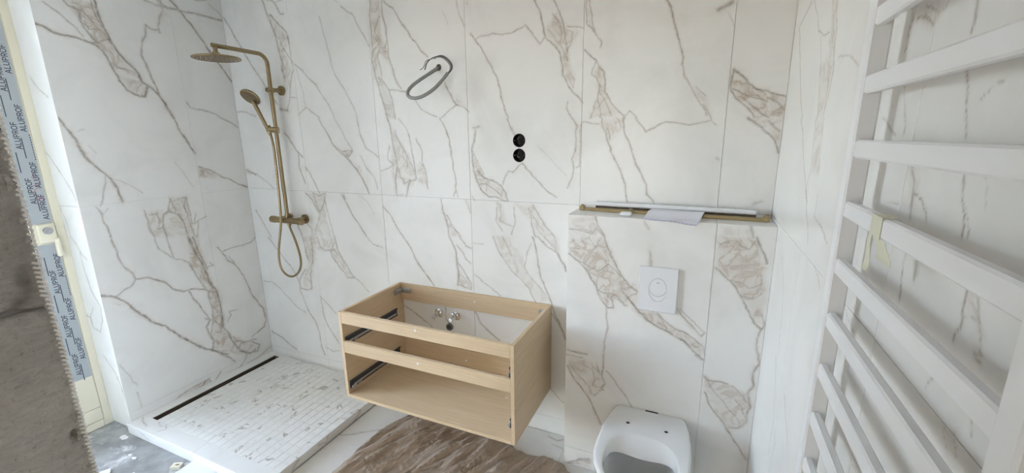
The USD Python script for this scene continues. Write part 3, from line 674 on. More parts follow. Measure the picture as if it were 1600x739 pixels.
def veins_at(plane, Q):
    q3 = np.c_[Q, np.full(len(Q), 0.37 + ord(plane))]
    warp = np.c_[fbm(q3 * 22, 3, 1), fbm(q3 * 22, 3, 9)] - 0.5
    warp2 = np.c_[fbm(q3 * 85, 2, 3), fbm(q3 * 85, 2, 5)] - 0.5
    W = Q + warp * 0.016 + warp2 * 0.006
    thick = 0.55 + 0.9 * fbm(q3 * 14, 2, 21)
    line, tan = np.zeros(len(Q)), np.zeros(len(Q))
    for w, d, P in LINES.get(plane, []):
        lo, hi = P.min(0) - 0.05, P.max(0) + 0.05
        k = np.nonzero(((W > lo) & (W < hi)).all(1))[0]
        if not len(k): continue
        s = seg_dist(W[k], P) / (w * thick[k] * 0.53)
        line[k] = np.maximum(line[k], min(1.0, 1.0 * d) * np.exp(-s * s))
        tan[k] = np.maximum(tan[k], 0.34 * d * np.exp(-(s / 3.4) ** 2))
    for w, d, P in FIELDS.get(plane, []):
        lo, hi = P.min(0) - 0.05, P.max(0) + 0.05
        k = np.nonzero(((W > lo) & (W < hi)).all(1))[0]
        if not len(k): continue
        s = seg_dist(W[k], np.vstack([P, P[:1]])); s = np.where(inside(W[k], P), s, -s)
        e = np.clip(0.45 + s / 0.034, 0, 1); tan[k] = np.maximum(tan[k], np.minimum(1, 1.2 * d) * e * e * (3 - 2 * e))
    return line, tan

def put(P2, depth, frame):
    """wall coordinates (u, v) and depth in front of the wall to the room's"""
    o, eu, ev, en = (np.array(x, float) for x in frame)
    return o + P2[:, :1] * eu + P2[:, 1:2] * ev + np.reshape(depth, (-1, 1)) * en

FRAME = {'L': ((0, 0, 0), (0, 1, 0), (0, 0, 1), (1, 0, 0)), 'B': ((0, 0, 0), (1, 0, 0), (0, 0, 1), (0, -1, 0)),
         'R': ((3.185, 0, 0), (0, 1, 0), (0, 0, 1), (-1, 0, 0)), 'X': ((0, -0.19, 0), (1, 0, 0), (0, 0, 1), (0, -1, 0)),
         'V': ((0, -0.912, 0), (1, 0, 0), (0, 0, 1), (0, -1, 0)), 'F': ((0, 0, 0), (1, 0, 0), (0, 1, 0), (0, 0, 1))}

def tile(plane, u0, u1, v0, v1, parent, name='tile', holes=(), thick=0.009, joint=0.0012, step=0.0037):
    """one slab: face at depth 0, chamfered rim, sides back to -thick; vein strength carried per vertex, dense only where veins run"""
    j, c = joint / 2, 0.0007
    a0, a1, b0, b1 = u0 + j + c, u1 - j - c, v0 + j + c, v1 - j - c
    nu, nv = max(2, int(round((a1 - a0) / step)) + 1), max(2, int(round((b1 - b0) / step)) + 1)
    us, vs = np.linspace(a0, a1, nu), np.linspace(b0, b1, nv)
    G = np.stack(np.meshgrid(us, vs, indexing='ij'), -1).reshape(-1, 2)
    line, tan = veins_at(plane, G)
    act = np.zeros((nu, nv), bool)
    for f, e in ((line, 0.02), (tan, 0.03)):
        f = f.reshape(nu, nv); gx = np.abs(np.diff(f, axis=0)) > e; gy = np.abs(np.diff(f, axis=1)) > e
        act[:-1] |= gx; act[1:] |= gx; act[:, :-1] |= gy; act[:, 1:] |= gy
    keep = act.copy(); keep[::13, ::13] = True
    ee = 8
    keep[0, ::ee] = keep[-1, ::ee] = True; keep[::ee, 0] = keep[::ee, -1] = True
    keep[[0, 0, -1, -1], [0, -1, 0, -1]] = True
    keep = keep.ravel()
    P, A, T = G[keep], line[keep], tan[keep]
    if plane != 'F' and holes:
        for hu, hv, hr in holes:
            ok = np.linalg.norm(P - (hu, hv), axis=1) > hr + 0.003
            P, A, T = P[ok], A[ok], T[ok]
            an = np.linspace(0, 2 * np.pi, 28, endpoint=False)
            for rr in (hr, hr + 0.004):
                ring = np.c_[hu + rr * np.cos(an), hv + rr * np.sin(an)]
                l2, t2 = veins_at(plane, ring); P, A, T = np.vstack([P, ring]), np.r_[A, l2], np.r_[T, t2]
    tri = Delaunay(P + np.random.default_rng(3).normal(0, 1e-6, P.shape)).simplices
    d1, d2 = P[tri[:, 1]] - P[tri[:, 0]], P[tri[:, 2]] - P[tri[:, 0]]
    ar = d1[:, 0] * d2[:, 1] - d1[:, 1] * d2[:, 0]
    tri[ar < 0] = tri[ar < 0][:, ::-1]; tri = tri[np.abs(ar) > 1e-10]
    for hu, hv, hr in holes:
        cen = P[tri].mean(1); tri = tri[np.linalg.norm(cen - (hu, hv), axis=1) > hr * 0.985]
    V = [put(P, np.zeros(len(P)), FRAME[plane])]; Fc = [tri]; n = len(P)
    rim = np.array([(a0, b0), (a1, b0), (a1, b1), (a0, b1)]); out = np.array([(-c, -c), (c, -c), (c, c), (-c, c)])
    lr, tr = veins_at(plane, rim)
    for dpt, o in ((0, 0), (-c, 1), (-thick, 1)):
        V.append(put(rim + out * o, np.full(4, dpt), FRAME[plane])); A = np.r_[A, lr]; T = np.r_[T, tr]
    for r in (0, 4):
        for k in range(4):
            q = (n + r + k, n + r + (k + 1) % 4, n + r + 4 + (k + 1) % 4, n + r + 4 + k)
            Fc.append(np.array([(q[0], q[2], q[1]), (q[0], q[3], q[2])]))
    V, Fc = np.vstack(V), np.vstack(Fc)
    fr = FRAME[plane]
    if np.dot(np.cross(fr[1], fr[2]), fr[3]) < 0: Fc = Fc[:, ::-1]
    pp = ppath(parent)
    m = usdkit.mesh(stage, f'{pp}/{numbered(pp, name)}', (V, Fc), MARBLE, smooth=False)
    api = UsdGeom.PrimvarsAPI(m)
    api.CreatePrimvar('vein', Sdf.ValueTypeNames.FloatArray, 'vertex').Set(Vt.FloatArray.FromNumpy(A.astype(np.float32)))
    api.CreatePrimvar('tan', Sdf.ValueTypeNames.FloatArray, 'vertex').Set(Vt.FloatArray.FromNumpy(T.astype(np.float32)))
    return m.GetPrim()

# ------------------------------------------------------------------ the room shell
W, FRONT, TOP = 3.185, -3.2, 2.6
XS = (0.0, 0.582, 1.182, 1.782, 2.382, 2.982, W)
ZS = (0.0, 0.10, 1.30, 2.50, TOP)
SOCK = ((2.067, 1.607, 0.0335), (2.067, 1.534, 0.0335)); WASTE = (1.612, 0.532, 0.023); CABLE = (1.618, 1.980, 0.017)
wb = thing('wall_back', 'long back wall of white marble-look tiles with brown veins behind shower and vanity', 'wall', kind='structure')
core = Manifold.cube((W + 0.4, 0.12, TOP + 0.15)).translate((-0.2, 0.0068, -0.15))
HOLES = [SOCK[0], SOCK[1], WASTE, CABLE]
for hx, hz, hr in HOLES:
    core = core - Manifold.cylinder(0.2, hr, hr, 32).rotate((90, 0, 0)).translate((hx, 0.06, hz)) if hr > 0.02 else core - Manifold.cylinder(0.1, hr, hr, 20).rotate((90, 0, 0)).translate((hx, 0.05, hz))
obj('masonry', core, GROUT, wb)
for x0, x1 in zip(XS, XS[1:]):
    for z0, z1 in zip(ZS, ZS[1:]):
        tile('B', x0, x1, z0, z1, wb, holes=[h for h in HOLES if x0 < h[0] < x1 and z0 < h[1] < z1])

LY = -0.912
wl = thing('wall_left', 'left shower wall of beige-white marble-look tiles ending at the balcony door', 'wall', kind='structure')
obj('masonry', cat(trimesh.creation.box(bounds=[(-0.21, LY + 0.008, 0), (-0.0015, 0.0, TOP)]), trimesh.creation.box(bounds=[(-0.21, -2.9, 2.40), (-0.002, LY, TOP)]),
                   trimesh.creation.box(bounds=[(-0.21, -3.4, -0.1), (-0.002, -2.9, TOP)])), GROUT, wl)
for y0, y1 in ((LY, -0.312), (-0.312, 0.0)):
    for z0, z1 in zip(ZS, ZS[1:]): tile('L', y0, y1, z0, z1, wl)
for z0, z1 in ((0.0, 1.30), (1.30, 2.40)): tile('V', -0.209, 0.0, z0, z1, wl, name='reveal_tile')

wr = thing('wall_right', 'right wall of white marble-look tiles behind the towel radiator', 'wall', kind='structure')
obj('masonry', trimesh.creation.box(bounds=[(W + 0.0015, FRONT, -0.0135), (W + 0.12, 0.006, TOP)]), GROUT, wr)
for y0, y1 in ((-0.6, 0.0), (-1.2, -0.6), (-1.8, -1.2), (-2.4, -1.8), (-3.0, -2.4), (FRONT, -3.0)):
    for z0, z1 in zip(ZS, ZS[1:]): tile('R', y0, y1, z0, z1, wr)

DW0, DW1, DWH = 1.55, 2.60, 2.10  # doorway is unseen, added so the fill light reaches the room
wf = obj('wall_front', cat(rbox(-0.2, DW0, FRONT - 0.12, FRONT, -0.02, TOP), rbox(DW1, W + 0.1, FRONT - 0.12, FRONT, -0.02, TOP), rbox(DW0, DW1, FRONT - 0.12, FRONT, DWH, TOP)), PLASTER, kind='structure', label='plain white plastered wall behind the viewer', cat='wall')
hl = thing('wall_hall', 'added unseen white hall walls around the fill light behind the viewer', 'hall', kind='structure')  # hall box is unseen, added to enclose the fill light
obj('plaster', cat(rbox(0.75, 0.85, -4.9, FRONT - 0.121, -0.05, TOP), rbox(3.30, 3.40, -4.9, FRONT - 0.121, -0.05, TOP), rbox(0.85, 3.30, -4.9, -4.8, -0.05, TOP), rbox(0.85, 3.30, -4.8, FRONT - 0.121, TOP - 0.1, TOP)), PLASTER, hl)
obj('hall_floor', rbox(0.85, 3.30, -4.8, FRONT, -0.15, -0.0005), WOODX, hl)
obj('ceiling', rbox(-0.21, W + 0.1, FRONT - 0.1, 0.1, TOP, TOP + 0.15), CEIL, kind='structure', label='plain white ceiling above the room', cat='ceiling')

# floor: bare screed by the balcony door, tiles elsewhere
fl = thing('floor', 'floor of white marble-look tiles with bare grey screed beside the balcony door', 'floor', kind='structure')
obj('screed', trimesh.creation.box(bounds=[(-0.30, FRONT, -0.15), (W + 0.02, 0.006, -0.0135)]), SCREED, fl, label='bare grey screed with pale dust')
FX = (0.6, 1.2, 1.8, 2.4, 3.0, W)
for x0, x1 in zip(FX, FX[1:]):
    for y0, y1 in ((-2.132, -0.932), (-3.2, -2.132)): tile('F', x0, x1, y0, y1, fl, thick=0.0135, step=0.006)
for x0, x1 in ((1.152, 1.752), (1.752, 2.352), (2.352, 2.952), (2.952, W)): tile('F', x0, x1, -0.932, 0.0, fl, thick=0.0135, step=0.006)

# cistern boxing with its ledge
bx = thing('cistern_boxing', 'tiled half-height boxing with a ledge behind the toilet', 'boxed-in wall', kind='structure')
obj('masonry', trimesh.creation.box(bounds=[(2.382 + 0.008, -0.182, 0), (W, -0.0005, 1.277)]), GROUT, bx)
for x0, x1 in ((2.380, 2.981), (2.981, W)):
    for z0, z1 in ((0.0, 0.10), (0.10, 1.286)): tile('X', x0, x1, z0, z1, bx)
FRAME['T'] = ((0, 0, 1.286), (1, 0, 0), (0, 1, 0), (0, 0, 1)); FRAME['S'] = ((2.380, 0, 0), (0, 1, 0), (0, 0, 1), (-1, 0, 0))
for x0, x1 in ((2.380, 2.981), (2.981, W)): tile('T', x0, x1, -0.19, 0.0, bx, name='ledge_tile')
for z0, z1 in ((0.0, 0.10), (0.10, 1.286)): tile('S', -0.19, 0.0, z0, z1, bx, name='side_tile')

# unfinished partition on the left
PX = 1.0; PY = -1.097 - 0.315 * PX; KP = (2.913 - PX) / 2.913
zp = lambda z0: 1.6215 + (z0 - 1.6215) * KP      # heights on this wall
JZ = zp(0.83)
pw = thing('wall_partition', 'unfinished rough grey rendered partition wall at the left edge', 'wall', kind='structure')
obj('masonry', rbox(PX - 0.06, PX - 0.045, FRONT, PY - 0.004, -0.013, TOP, 0.003), MORTAR, pw)
obj('plaster_back', rbox(PX - 0.12, PX - 0.06, FRONT, PY - 0.004, -0.013, TOP, 0.003), PLASTER, pw, label='added white layer on the unseen far side of the partition, bouncing light')  # white layer added out of view to bounce window light
def render_coat(z0, z1, lift, seed):
    ys = np.r_[np.arange(FRONT, -1.9, 0.03), np.arange(-1.9, PY + 1e-6, 0.007)]; ys = np.r_[ys[:-1], PY - 0.003]; zs = np.arange(z0, z1 + 1e-6, 0.008); zs[-1] = z1
    Y, Z = np.meshgrid(ys, zs, indexing='ij'); q = np.stack([Y, Z, 0 * Y + seed], -1)
    h = 0.006 * fbm(q * (9, 22, 1), 4, seed) + 0.006 * fbm(q * (40, 75, 1), 2, seed + 1) + lift - 0.003
    for dy_, dz_, wy, wz, amt in ((0.055, 0.14, 0.034, 0.085, 0.030), (0.085, 0.05, 0.04, 0.022, 0.026), (0.125, 0.012, 0.05, 0.016, 0.034), (0.27, -0.008, 0.06, 0.008, 0.022), (0.04, -0.71, 0.016, 0.026, 0.034), (0.045, 0.70, 0.040, 0.024, 0.026)):
        h -= amt * np.exp(-(((Y - PY + dy_ * KP) / (wy * KP)) ** 2 + ((Z - JZ - dz_ * KP) / (wz * KP)) ** 2) ** 1.6)
    edge = np.minimum(Z - z0, z1 - Z); h -= 0.012 * np.exp(-(edge / 0.005) ** 2) * fbm(q * (14, 1, 1), 2, 5)
    X = PX - 0.010 + h
    v = np.stack([X, Y, Z], -1); nu, nv = Y.shape; idx = np.arange(nu * nv).reshape(nu, nv)
    vb = v.copy(); vb[..., 0] = PX - 0.0455
    f = []
    a, b, c, d = idx[:-1, :-1].ravel(), idx[1:, :-1].ravel(), idx[1:, 1:].ravel(), idx[:-1, 1:].ravel()
    f = [np.c_[a, b, c], np.c_[a, c, d]]
    N = nu * nv
    for e in (idx[0, :], idx[-1, ::-1], idx[::-1, 0], idx[:, -1]):
        f += [np.c_[e[:-1], e[1:], e[1:] + N], np.c_[e[:-1], e[1:] + N, e[:-1] + N]]
    return trimesh.Trimesh(np.vstack([v.reshape(-1, 3), vb.reshape(-1, 3)]), np.vstack(f), process=False)
obj('render_coat', render_coat(JZ + 0.004, TOP, -0.002, 3), RENDER, pw, smooth=60)
obj('render_coat', render_coat(-0.012, JZ - 0.004, 0.003, 8), RENDERL, pw, smooth=60, label='lower paler coat of rough grey render')
# expanded metal corner bead: nose rod and slanted strands
bead = obj('corner_bead', tube([(PX - 0.003, PY, -0.01), (PX - 0.003, PY, 0.8), (PX - 0.003, PY, 1.7), (PX - 0.003, PY, TOP - 0.005)], 0.0022, 8), ALU, pw, label='bright perforated metal corner bead')
st = []
zz = np.arange(0.0, TOP - 0.03, 0.0235 * KP)
for i, z in enumerate(zz):
    z0 = 1.6215 + (z - 1.6215) / KP
    wide = 0.030 if 0.88 < z0 < 1.07 else 0.014 + 0.007 * rng.random()
    if z0 > 1.07 and rng.random() < 0.45: wide = 0.009
    wide *= KP
    a = np.array((PX + 0.001, PY + 0.002, z - 0.006 * KP)); b = np.array((PX + 0.0015, PY - wide, z + 0.008 * KP))
    st.append(tube([a, (a + b) / 2, b], 0.0062 * KP, 6))
obj('bead_mesh', cat(*st), ALU, bead, label='slanted strands of the corner bead')
pl = []
for i in range(46):
    z = 0.1 + 1.95 * rng.random(); s = 0.003 + 0.006 * rng.random()
    b = trimesh.creation.icosphere(1, s); b.vertices *= (0.5, 1, 1.3); b.vertices += (fbm(b.vertices * 300 + i, 2) - .5)[:, None] * s * .6
    b.apply_translation((PX - 0.001, PY - 0.010 - 0.012 * rng.random(), z)); pl.append(b)
obj('mortar_crumb', cat(*pl), MORTAR, pw, smooth=False, kind='stuff')

# ------------------------------------------------------------------ balcony door (window_1): cream frame, film, hinge, glass
wd = thing('window_1', 'cream-framed balcony door with blue-grey protective film, beside the shower', 'balcony door', kind='structure')
XF = -0.21
obj('frame', rbox(-0.29, XF, -0.948, LY + 0.02, -0.013, 2.42, 0.004), CREAM, wd)
obj('frame', rbox(-0.29, XF, -2.90, -2.86, -0.013, 2.40, 0.004), CREAM, wd)
obj('frame', rbox(-0.29, XF, -2.86, -0.948, 2.355, 2.42, 0.004), CREAM, wd)
obj('threshold', rbox(-0.29, XF, -2.86, -0.948, -0.013, 0.035, 0.004), CREAM, wd)
for s0, s1 in ((-1.904, -0.9485), (-2.8595, -1.9045)):
    for y0, y1 in ((s1 - 0.1115, s1), (s0, s0 + 0.1115)): obj('sash_stile', rbox(-0.285, XF + 0.004, y0, y1, 0.115, 2.354, 0.004), CREAM, wd)
    obj('sash_rail', rbox(-0.285, XF + 0.0045, s0, s1, 0.036, 0.114, 0.004), CREAM, wd)
    obj('sash_rail', rbox(-0.285, XF + 0.0035, s0 + 0.1115, s1 - 0.1115, 2.25, 2.354, 0.004), CREAM, wd)
    obj('pane', trimesh.creation.box(bounds=[(-0.252, s0 + 0.11, 0.113), (-0.246, s1 - 0.11, 2.252)]), GLASS, wd)
film = []
for z0, z1 in ((0.32, 1.105), (1.215, 2.33)):
    film.append(obj('protective_film', rbox(XF + 0.0042, XF + 0.0054, -1.056, -0.953, z0, z1, 0.0003), FILM, wd, label='blue-grey protective film with dark lettering'))
def vert_text(s, h, y, z, x):
    """lettering reading upwards on a face that looks along +x"""
    t = meshkit.text_mesh(s, h, 0.0004, bold=True); t.apply_translation((-t.bounds[:, 0].mean(), -h / 2, 0))
    v = np.array(t.vertices); return trimesh.Trimesh(np.c_[x + v[:, 2], y - v[:, 1], z + v[:, 0]], t.faces[:, ::-1], process=False)
XT = XF + 0.0056
tw = [[], []]
for z in (2.28, 2.02, 1.745, 1.465, 1.30, 0.985, 0.735, 0.50): tw[z > 1.15].append(vert_text('ALUPROF', 0.021, -0.972, z, XT))
for z in (2.20, 1.935, 1.66, 1.385, 0.90, 0.645, 0.415): tw[z > 1.15].append(vert_text('ALUPROF', 0.021, -1.003, z, XT))
for k in (0, 1): obj('film_lettering', cat(*tw[k]), INK, film[k])
ln = [[], []]
for z in (2.15, 1.88, 1.60, 1.33, 0.83, 0.58, 0.36): ln[z > 1.15].append(trimesh.creation.box(bounds=[(XT, -0.990, z - 0.05), (XT + 0.0004, -0.986, z + 0.05)]))
for z in (2.08, 1.80, 1.53, 0.99, 0.78, 0.53): ln[z > 1.15].append(trimesh.creation.box(bounds=[(XT, -1.022, z - 0.05), (XT + 0.0004, -1.018, z + 0.05)]))
for z in (1.60, 0.87): 
    for q in np.arange(z - 0.06, z + 0.06, 0.012): ln[z > 1.15].append(trimesh.creation.box(bounds=[(XT, -0.958, q), (XT + 0.0004, -0.9545, q + 0.007)]))
for k in (0, 1): obj('film_small_print', cat(*ln[k]), INK, film[k])
mk = []
for path in ([(-0.99, 1.325), (-0.985, 1.36)], [(-0.968, 1.325), (-0.963, 1.362)], [(-0.988, 1.342), (-0.965, 1.345)],
             [(-0.966, 1.392), (-0.975, 1.40), (-0.986, 1.392), (-0.99, 1.38), (-0.986, 1.372)], [(-0.992, 1.41), (-0.966, 1.425)], [(-0.968, 1.44), (-0.99, 1.455), (-0.97, 1.468)]):
    mk.append(tube(np.array([(XT, y, z) for y, z in (path if len(path) > 2 else [path[0], tuple(np.mean(path, 0)), path[1]])]), 0.0011, 5))
obj('marker_writing', cat(*mk), RED, film[1], label='red handwritten marks on the film')
hg = obj('hinge', cat(rbox(XF + 0.004, XF + 0.016, -1.02, -0.951, 1.112, 1.212, 0.005), rbox(XF - 0.002, XF + 0.026, -0.968, -0.944, 1.03, 1.135, 0.008)), CREAM, wd)
obj('hinge_pin', cat(cyl((XF + 0.015, -0.985, 1.178), (XF + 0.034, -0.985, 1.178), 0.018), cyl((XF + 0.033, -0.985, 1.178), (XF + 0.04, -0.985, 1.178), 0.010)), ZINC, hg, label='round metal hinge cap')

# outside: balcony slab
obj('balcony_slab', rbox(-2.2, -0.295, -4.5, 1.5, -0.22, -0.06, 0.01), SCREED, kind='structure', label='grey concrete balcony slab outside the door', cat='balcony')

# ------------------------------------------------------------------ shower platform
SZ = 0.048
sp = thing('shower_platform', 'low tiled shower floor in the left corner with mosaic and white tile edge strips', 'shower floor', kind='structure')
obj('screed_bed', cat(trimesh.creation.box(bounds=[(0.127, -0.925, -0.0135), (1.141, -0.0, SZ - 0.0008)]), trimesh.creation.box(bounds=[(0.0, -0.925, -0.0135), (0.075, 0.0, SZ - 0.0008)]),
                      trimesh.creation.box(bounds=[(0.075, -0.925, -0.0135), (0.127, -0.843, SZ - 0.0008)]), trimesh.creation.box(bounds=[(0.075, -0.04, -0.0135), (0.127, 0.0, SZ - 0.0008)])), GROUT, sp)
FRAME['P'] = ((0, 0, SZ), (1, 0, 0), (0, 1, 0), (0, 0, 1)); FRAME['K'] = ((0, -0.932, 0), (1, 0, 0), (0, 0, 1), (0, -1, 0)); FRAME['I'] = ((1.148, 0, 0), (0, 1, 0), (0, 0, 1), (1, 0, 0))
LINES['P'] = [(0.006, .5, np.array([(.02, -.86), (.07, -.885), (.13, -.90)])), (0.005, .5, np.array([(.22, -.85), (.26, -.875), (.245, -.90)])), (0.004, .4, np.array([(.16, -.85), (.20, -.87), (.26, -.86)])),
              (0.006, .45, np.array([(.2, -.01), (.4, -.03), (.5, -.015), (.7, -.035)]))]
LINES['I'] = [(0.008, .5, np.array([(-.30, .04), (-.33, .02), (-.36, .0)])), (0.006, .45, np.array([(-.55, .045), (-.57, .01), (-.62, .03)])), (0.01, .4, np.array([(-.74, .04), (-.77, .02), (-.79, .0)]))]
LINES['K'] = [(0.006, .35, np.array([(.1, .04), (.15, .02), (.2, .0)]))]
tile('P', 0.0, 0.60, -0.932, -0.845, sp, name='edge_tile', thick=0.01); tile('P', 0.60, 1.148, -0.932, -0.845, sp, name='edge_tile', thick=0.01)
tile('P', 0.0, 0.075, -0.845, 0.0, sp, name='border_tile', thick=0.01); tile('P', 0.075, 0.6, -0.04, 0.0, sp, name='border_tile', thick=0.01); tile('P', 0.6, 1.148, -0.04, 0.0, sp, name='border_tile', thick=0.01)
tile('K', 0.0, 0.60, -0.013, SZ - 0.0015, sp, name='front_tile', thick=0.007); tile('K', 0.60, 1.148, -0.013, SZ - 0.0015, sp, name='front_tile', thick=0.007)
tile('I', -0.925, -0.3, 0.0, SZ - 0.0015, sp, name='riser_tile', thick=0.007); tile('I', -0.3, 0.0, 0.0, SZ - 0.0015, sp, name='riser_tile', thick=0.007)
NXC, NYC = 20, 15
dx, dy = (1.148 - 0.128) / NXC, 0.805 / NYC
for i in range(NXC):
    for j in range(NYC):
        x, y, g = 0.128 + i * dx, -0.845 + j * dy, 0.0009
        t = 0.0006 * rng.normal(); b = rbox(x + g, x + dx - g, y + g, y + dy - g, SZ - 0.008, SZ + 0.0004 + min(0.0006, abs(t)), 0.0011)
        obj('mosaic_chip', b, CHIP, sp, smooth=False)
dr = thing('shower_drain', 'long narrow dark linear drain slot along the left shower wall', 'floor drain')
D0, D1, E0, E1 = 0.0765, 0.1265, -0.842, -0.0415
obj('tray', cat(rbox(D0, D1, E0, E1, 0.004, 0.010, 0.001), rbox(D0, D0 + 0.0015, E0, E1, 0.01, SZ - 0.004, 0.0003), rbox(D1 - 0.0015, D1, E0, E1, 0.01, SZ - 0.004, 0.0003),
                rbox(D0, D1, E0, E0 + 0.0015, 0.01, SZ - 0.004, 0.0003), rbox(D0, D1, E1 - 0.0015, E1, 0.01, SZ - 0.004, 0.0003)), DRAIN, dr)
obj('outlet', cyl((0.1015, -0.44, 0.0101), (0.1015, -0.44, 0.016), 0.02), ZINC, dr)

# ------------------------------------------------------------------ brushed gold shower column
sc = thing('shower_column', 'brushed gold shower column with overhead rain head, hand shower and looping hose', 'shower set', loc=(0.452, 0, 0))
RX, RY = 0.0, -0.075
arc = [(RX, RY - 0.055 + 0.055 * math.cos(a), 2.07 + 0.055 * math.sin(a)) for a in np.linspace(0, math.pi / 2, 10)]
obj('riser_pipe', tube(np.array([(RX, RY, 1.10), (RX, RY, 1.4), (RX, RY, 1.75), (RX, RY, 2.02)] + arc + [(RX, -0.2, 2.125), (RX, -0.3, 2.125), (RX, -0.394, 2.125)]), 0.0115, 18), GOLD, sc)
obj('arm_elbow', cyl((RX, -0.378, 2.128), (RX, -0.378, 2.075), 0.011), GOLD, sc)
hd = obj('rain_head', aim(lathe([(0, 0.030), (0.018, 0.030), (0.02, 0.014), (0.05, 0.010), (0.110, 0.006), (0.116, 0.003), (0.116, -0.003), (0.113, -0.005), (0, -0.005)], 56), (RX, -0.378, 2.060), (0, 0, 1)), GOLD, sc)
nz = []
for ring, k in ((0.02, 6), (0.04, 12), (0.06, 18), (0.08, 24), (0.098, 30)):
    for i in range(k):
        a = 2 * math.pi * i / k
        nz.append(cyl((RX + ring * math.cos(a), -0.378 + ring * math.sin(a), 2.0552), (RX + ring * math.cos(a), -0.378 + ring * math.sin(a), 2.0525), 0.0028, 6))
obj('nozzle', cat(*nz), GOLDD, hd, kind='stuff')
br = obj('wall_bracket', cat(cyl((RX + 0.006, -0.0005, 1.925), (RX + 0.006, -0.012, 1.925), 0.029, 28), cyl((RX + 0.006, -0.01, 1.925), (RX, RY - 0.03, 1.922), 0.0125), cyl((RX, RY, 1.938), (RX, RY, 1.906), 0.0165)), GOLD, sc)
sl = obj('slider', cat(cyl((RX, RY, 1.705), (RX, RY, 1.667), 0.0175), cyl((RX + 0.035, RY - 0.012, 1.688), (RX - 0.03, RY - 0.032, 1.692), 0.014), cyl((RX - 0.028, RY - 0.02, 1.668), (RX - 0.034, RY - 0.03, 1.712), 0.017)), GOLD, sc)
P0, P1 = np.array((-0.028, -0.095, 1.655)), np.array((-0.068, -0.142, 1.835))
hsn = np.array((0.08, -0.68, -0.72)); hsn /= np.linalg.norm(hsn)
hc = np.array((-0.085, -0.152, 1.882))
hs = obj('hand_shower', cat(tube(spline([P0, (P0 * .6 + P1 * .4), P1, hc + (0.006, 0.012, -0.03)], 14), np.linspace(0.0095, 0.0125, 14), 14),
                            aim(lathe([(0, -0.016), (0.034, -0.014), (0.054, -0.006), (0.058, 0.0), (0.058, 0.006), (0.054, 0.0085), (0, 0.0085)], 40), hc, hsn)), GOLD, sc)
nz = []
u = np.cross(hsn, (0, 0, 1)); u /= np.linalg.norm(u); v = np.cross(hsn, u)
for ring, k in ((0.012, 6), (0.024, 12), (0.036, 18)):
    for i in range(k):
        a = 2 * math.pi * i / k; q = hc + hsn * 0.0083 + ring * (u * math.cos(a) + v * math.sin(a)); nz.append(cyl(q, q + hsn * 0.002, 0.0022, 6))
obj('spray_face', cat(aim(lathe([(0, 0), (0.049, 0), (0.049, 0.001), (0, 0.001)], 36), hc + hsn * 0.0083, hsn), *nz), GOLDD, hs)
mx = obj('mixer_bar', cat(cyl((-0.147, -0.08, 1.112), (-0.105, -0.08, 1.112), 0.0225, 28, 0.004), cyl((-0.105, -0.08, 1.112), (0.098, -0.08, 1.112), 0.0200, 28), cyl((0.098, -0.08, 1.112), (0.135, -0.08, 1.112), 0.0225, 28, 0.004),
                          cyl((0.0, -0.078, 1.13), (0.0, -0.076, 1.155), 0.014), cyl((0.014, -0.08, 1.095), (0.014, -0.08, 1.078), 0.0105)), GOLD, sc)
for sx in (-0.073, 0.077):
    obj('wall_flange', cat(cyl((sx, -0.0005, 1.113), (sx, -0.012, 1.113), 0.031, 30), cyl((sx, -0.01, 1.113), (sx, -0.07, 1.113), 0.0185)), GOLD, sc)
hose = spline([(P0[0], P0[1], P0[2]), (-0.012, -0.098, 1.56), (-0.006, -0.106, 1.40), (-0.012, -0.110, 1.20), (-0.030, -0.112, 1.07), (-0.072, -0.110, 0.94), (-0.094, -0.106, 0.845), (-0.082, -0.105, 0.774), (-0.020, -0.104, 0.735),
               (0.052, -0.102, 0.757), (0.094, -0.098, 0.82), (0.090, -0.094, 0.906), (0.05, -0.086, 1.005), (0.018, -0.08, 1.06), (0.014, -0.08, 1.085)], 260)
hr_ = 0.0072 + 0.0007 * np.sin(np.arange(260) * 2.2)
obj('hose', tube(hose, hr_, 10), GOLD, sc)

# ------------------------------------------------------------------ cable conduit and socket boxes
cc = thing('cable_conduit', 'loop of grey flexible conduit with bare wire ends hanging from a wall hole', 'electrical conduit')
cp = spline([(1.612, 0.04, 1.976), (1.611, 0.0, 1.974), (1.600, -0.03, 1.957), (1.564, -0.07, 1.923), (1.524, -0.1, 1.888), (1.506, -0.12, 1.857), (1.514, -0.13, 1.834), (1.567, -0.14, 1.82), (1.619, -0.13, 1.835), (1.664, -0.11, 1.867), (1.699, -0.09, 1.907), (1.720, -0.075, 1.937)], 200)
obj('conduit', tube(cp, 0.0088 + 0.0007 * np.sin(np.arange(200) * 1.9), 12), CONDUIT, cc)
w1 = spline([(1.716, -0.078, 1.930), (1.734, -0.065, 1.97), (1.707, -0.06, 2.002), (1.671, -0.06, 2.02), (1.628, -0.07, 2.013), (1.603, -0.075, 1.996), (1.592, -0.085, 1.959)], 50)
w2 = spline([(1.713, -0.080, 1.931), (1.730, -0.069, 1.968), (1.704, -0.064, 1.998), (1.668, -0.064, 2.016), (1.628, -0.075, 2.009), (1.600, -0.08, 2.002), (1.590, -0.085, 1.981), (1.565, -0.09, 1.961)], 50)
w3 = spline([(1.719, -0.072, 1.934), (1.737, -0.060, 1.972), (1.710, -0.055, 2.006), (1.673, -0.055, 2.024), (1.640, -0.066, 2.010)], 40)
obj('wire', tube(w1, 0.0028, 8), WIRE, cc); obj('wire', tube(w2, 0.0022, 8), CONDUIT, cc); obj('wire', tube(w3, 0.0026, 8), WIRE, cc)
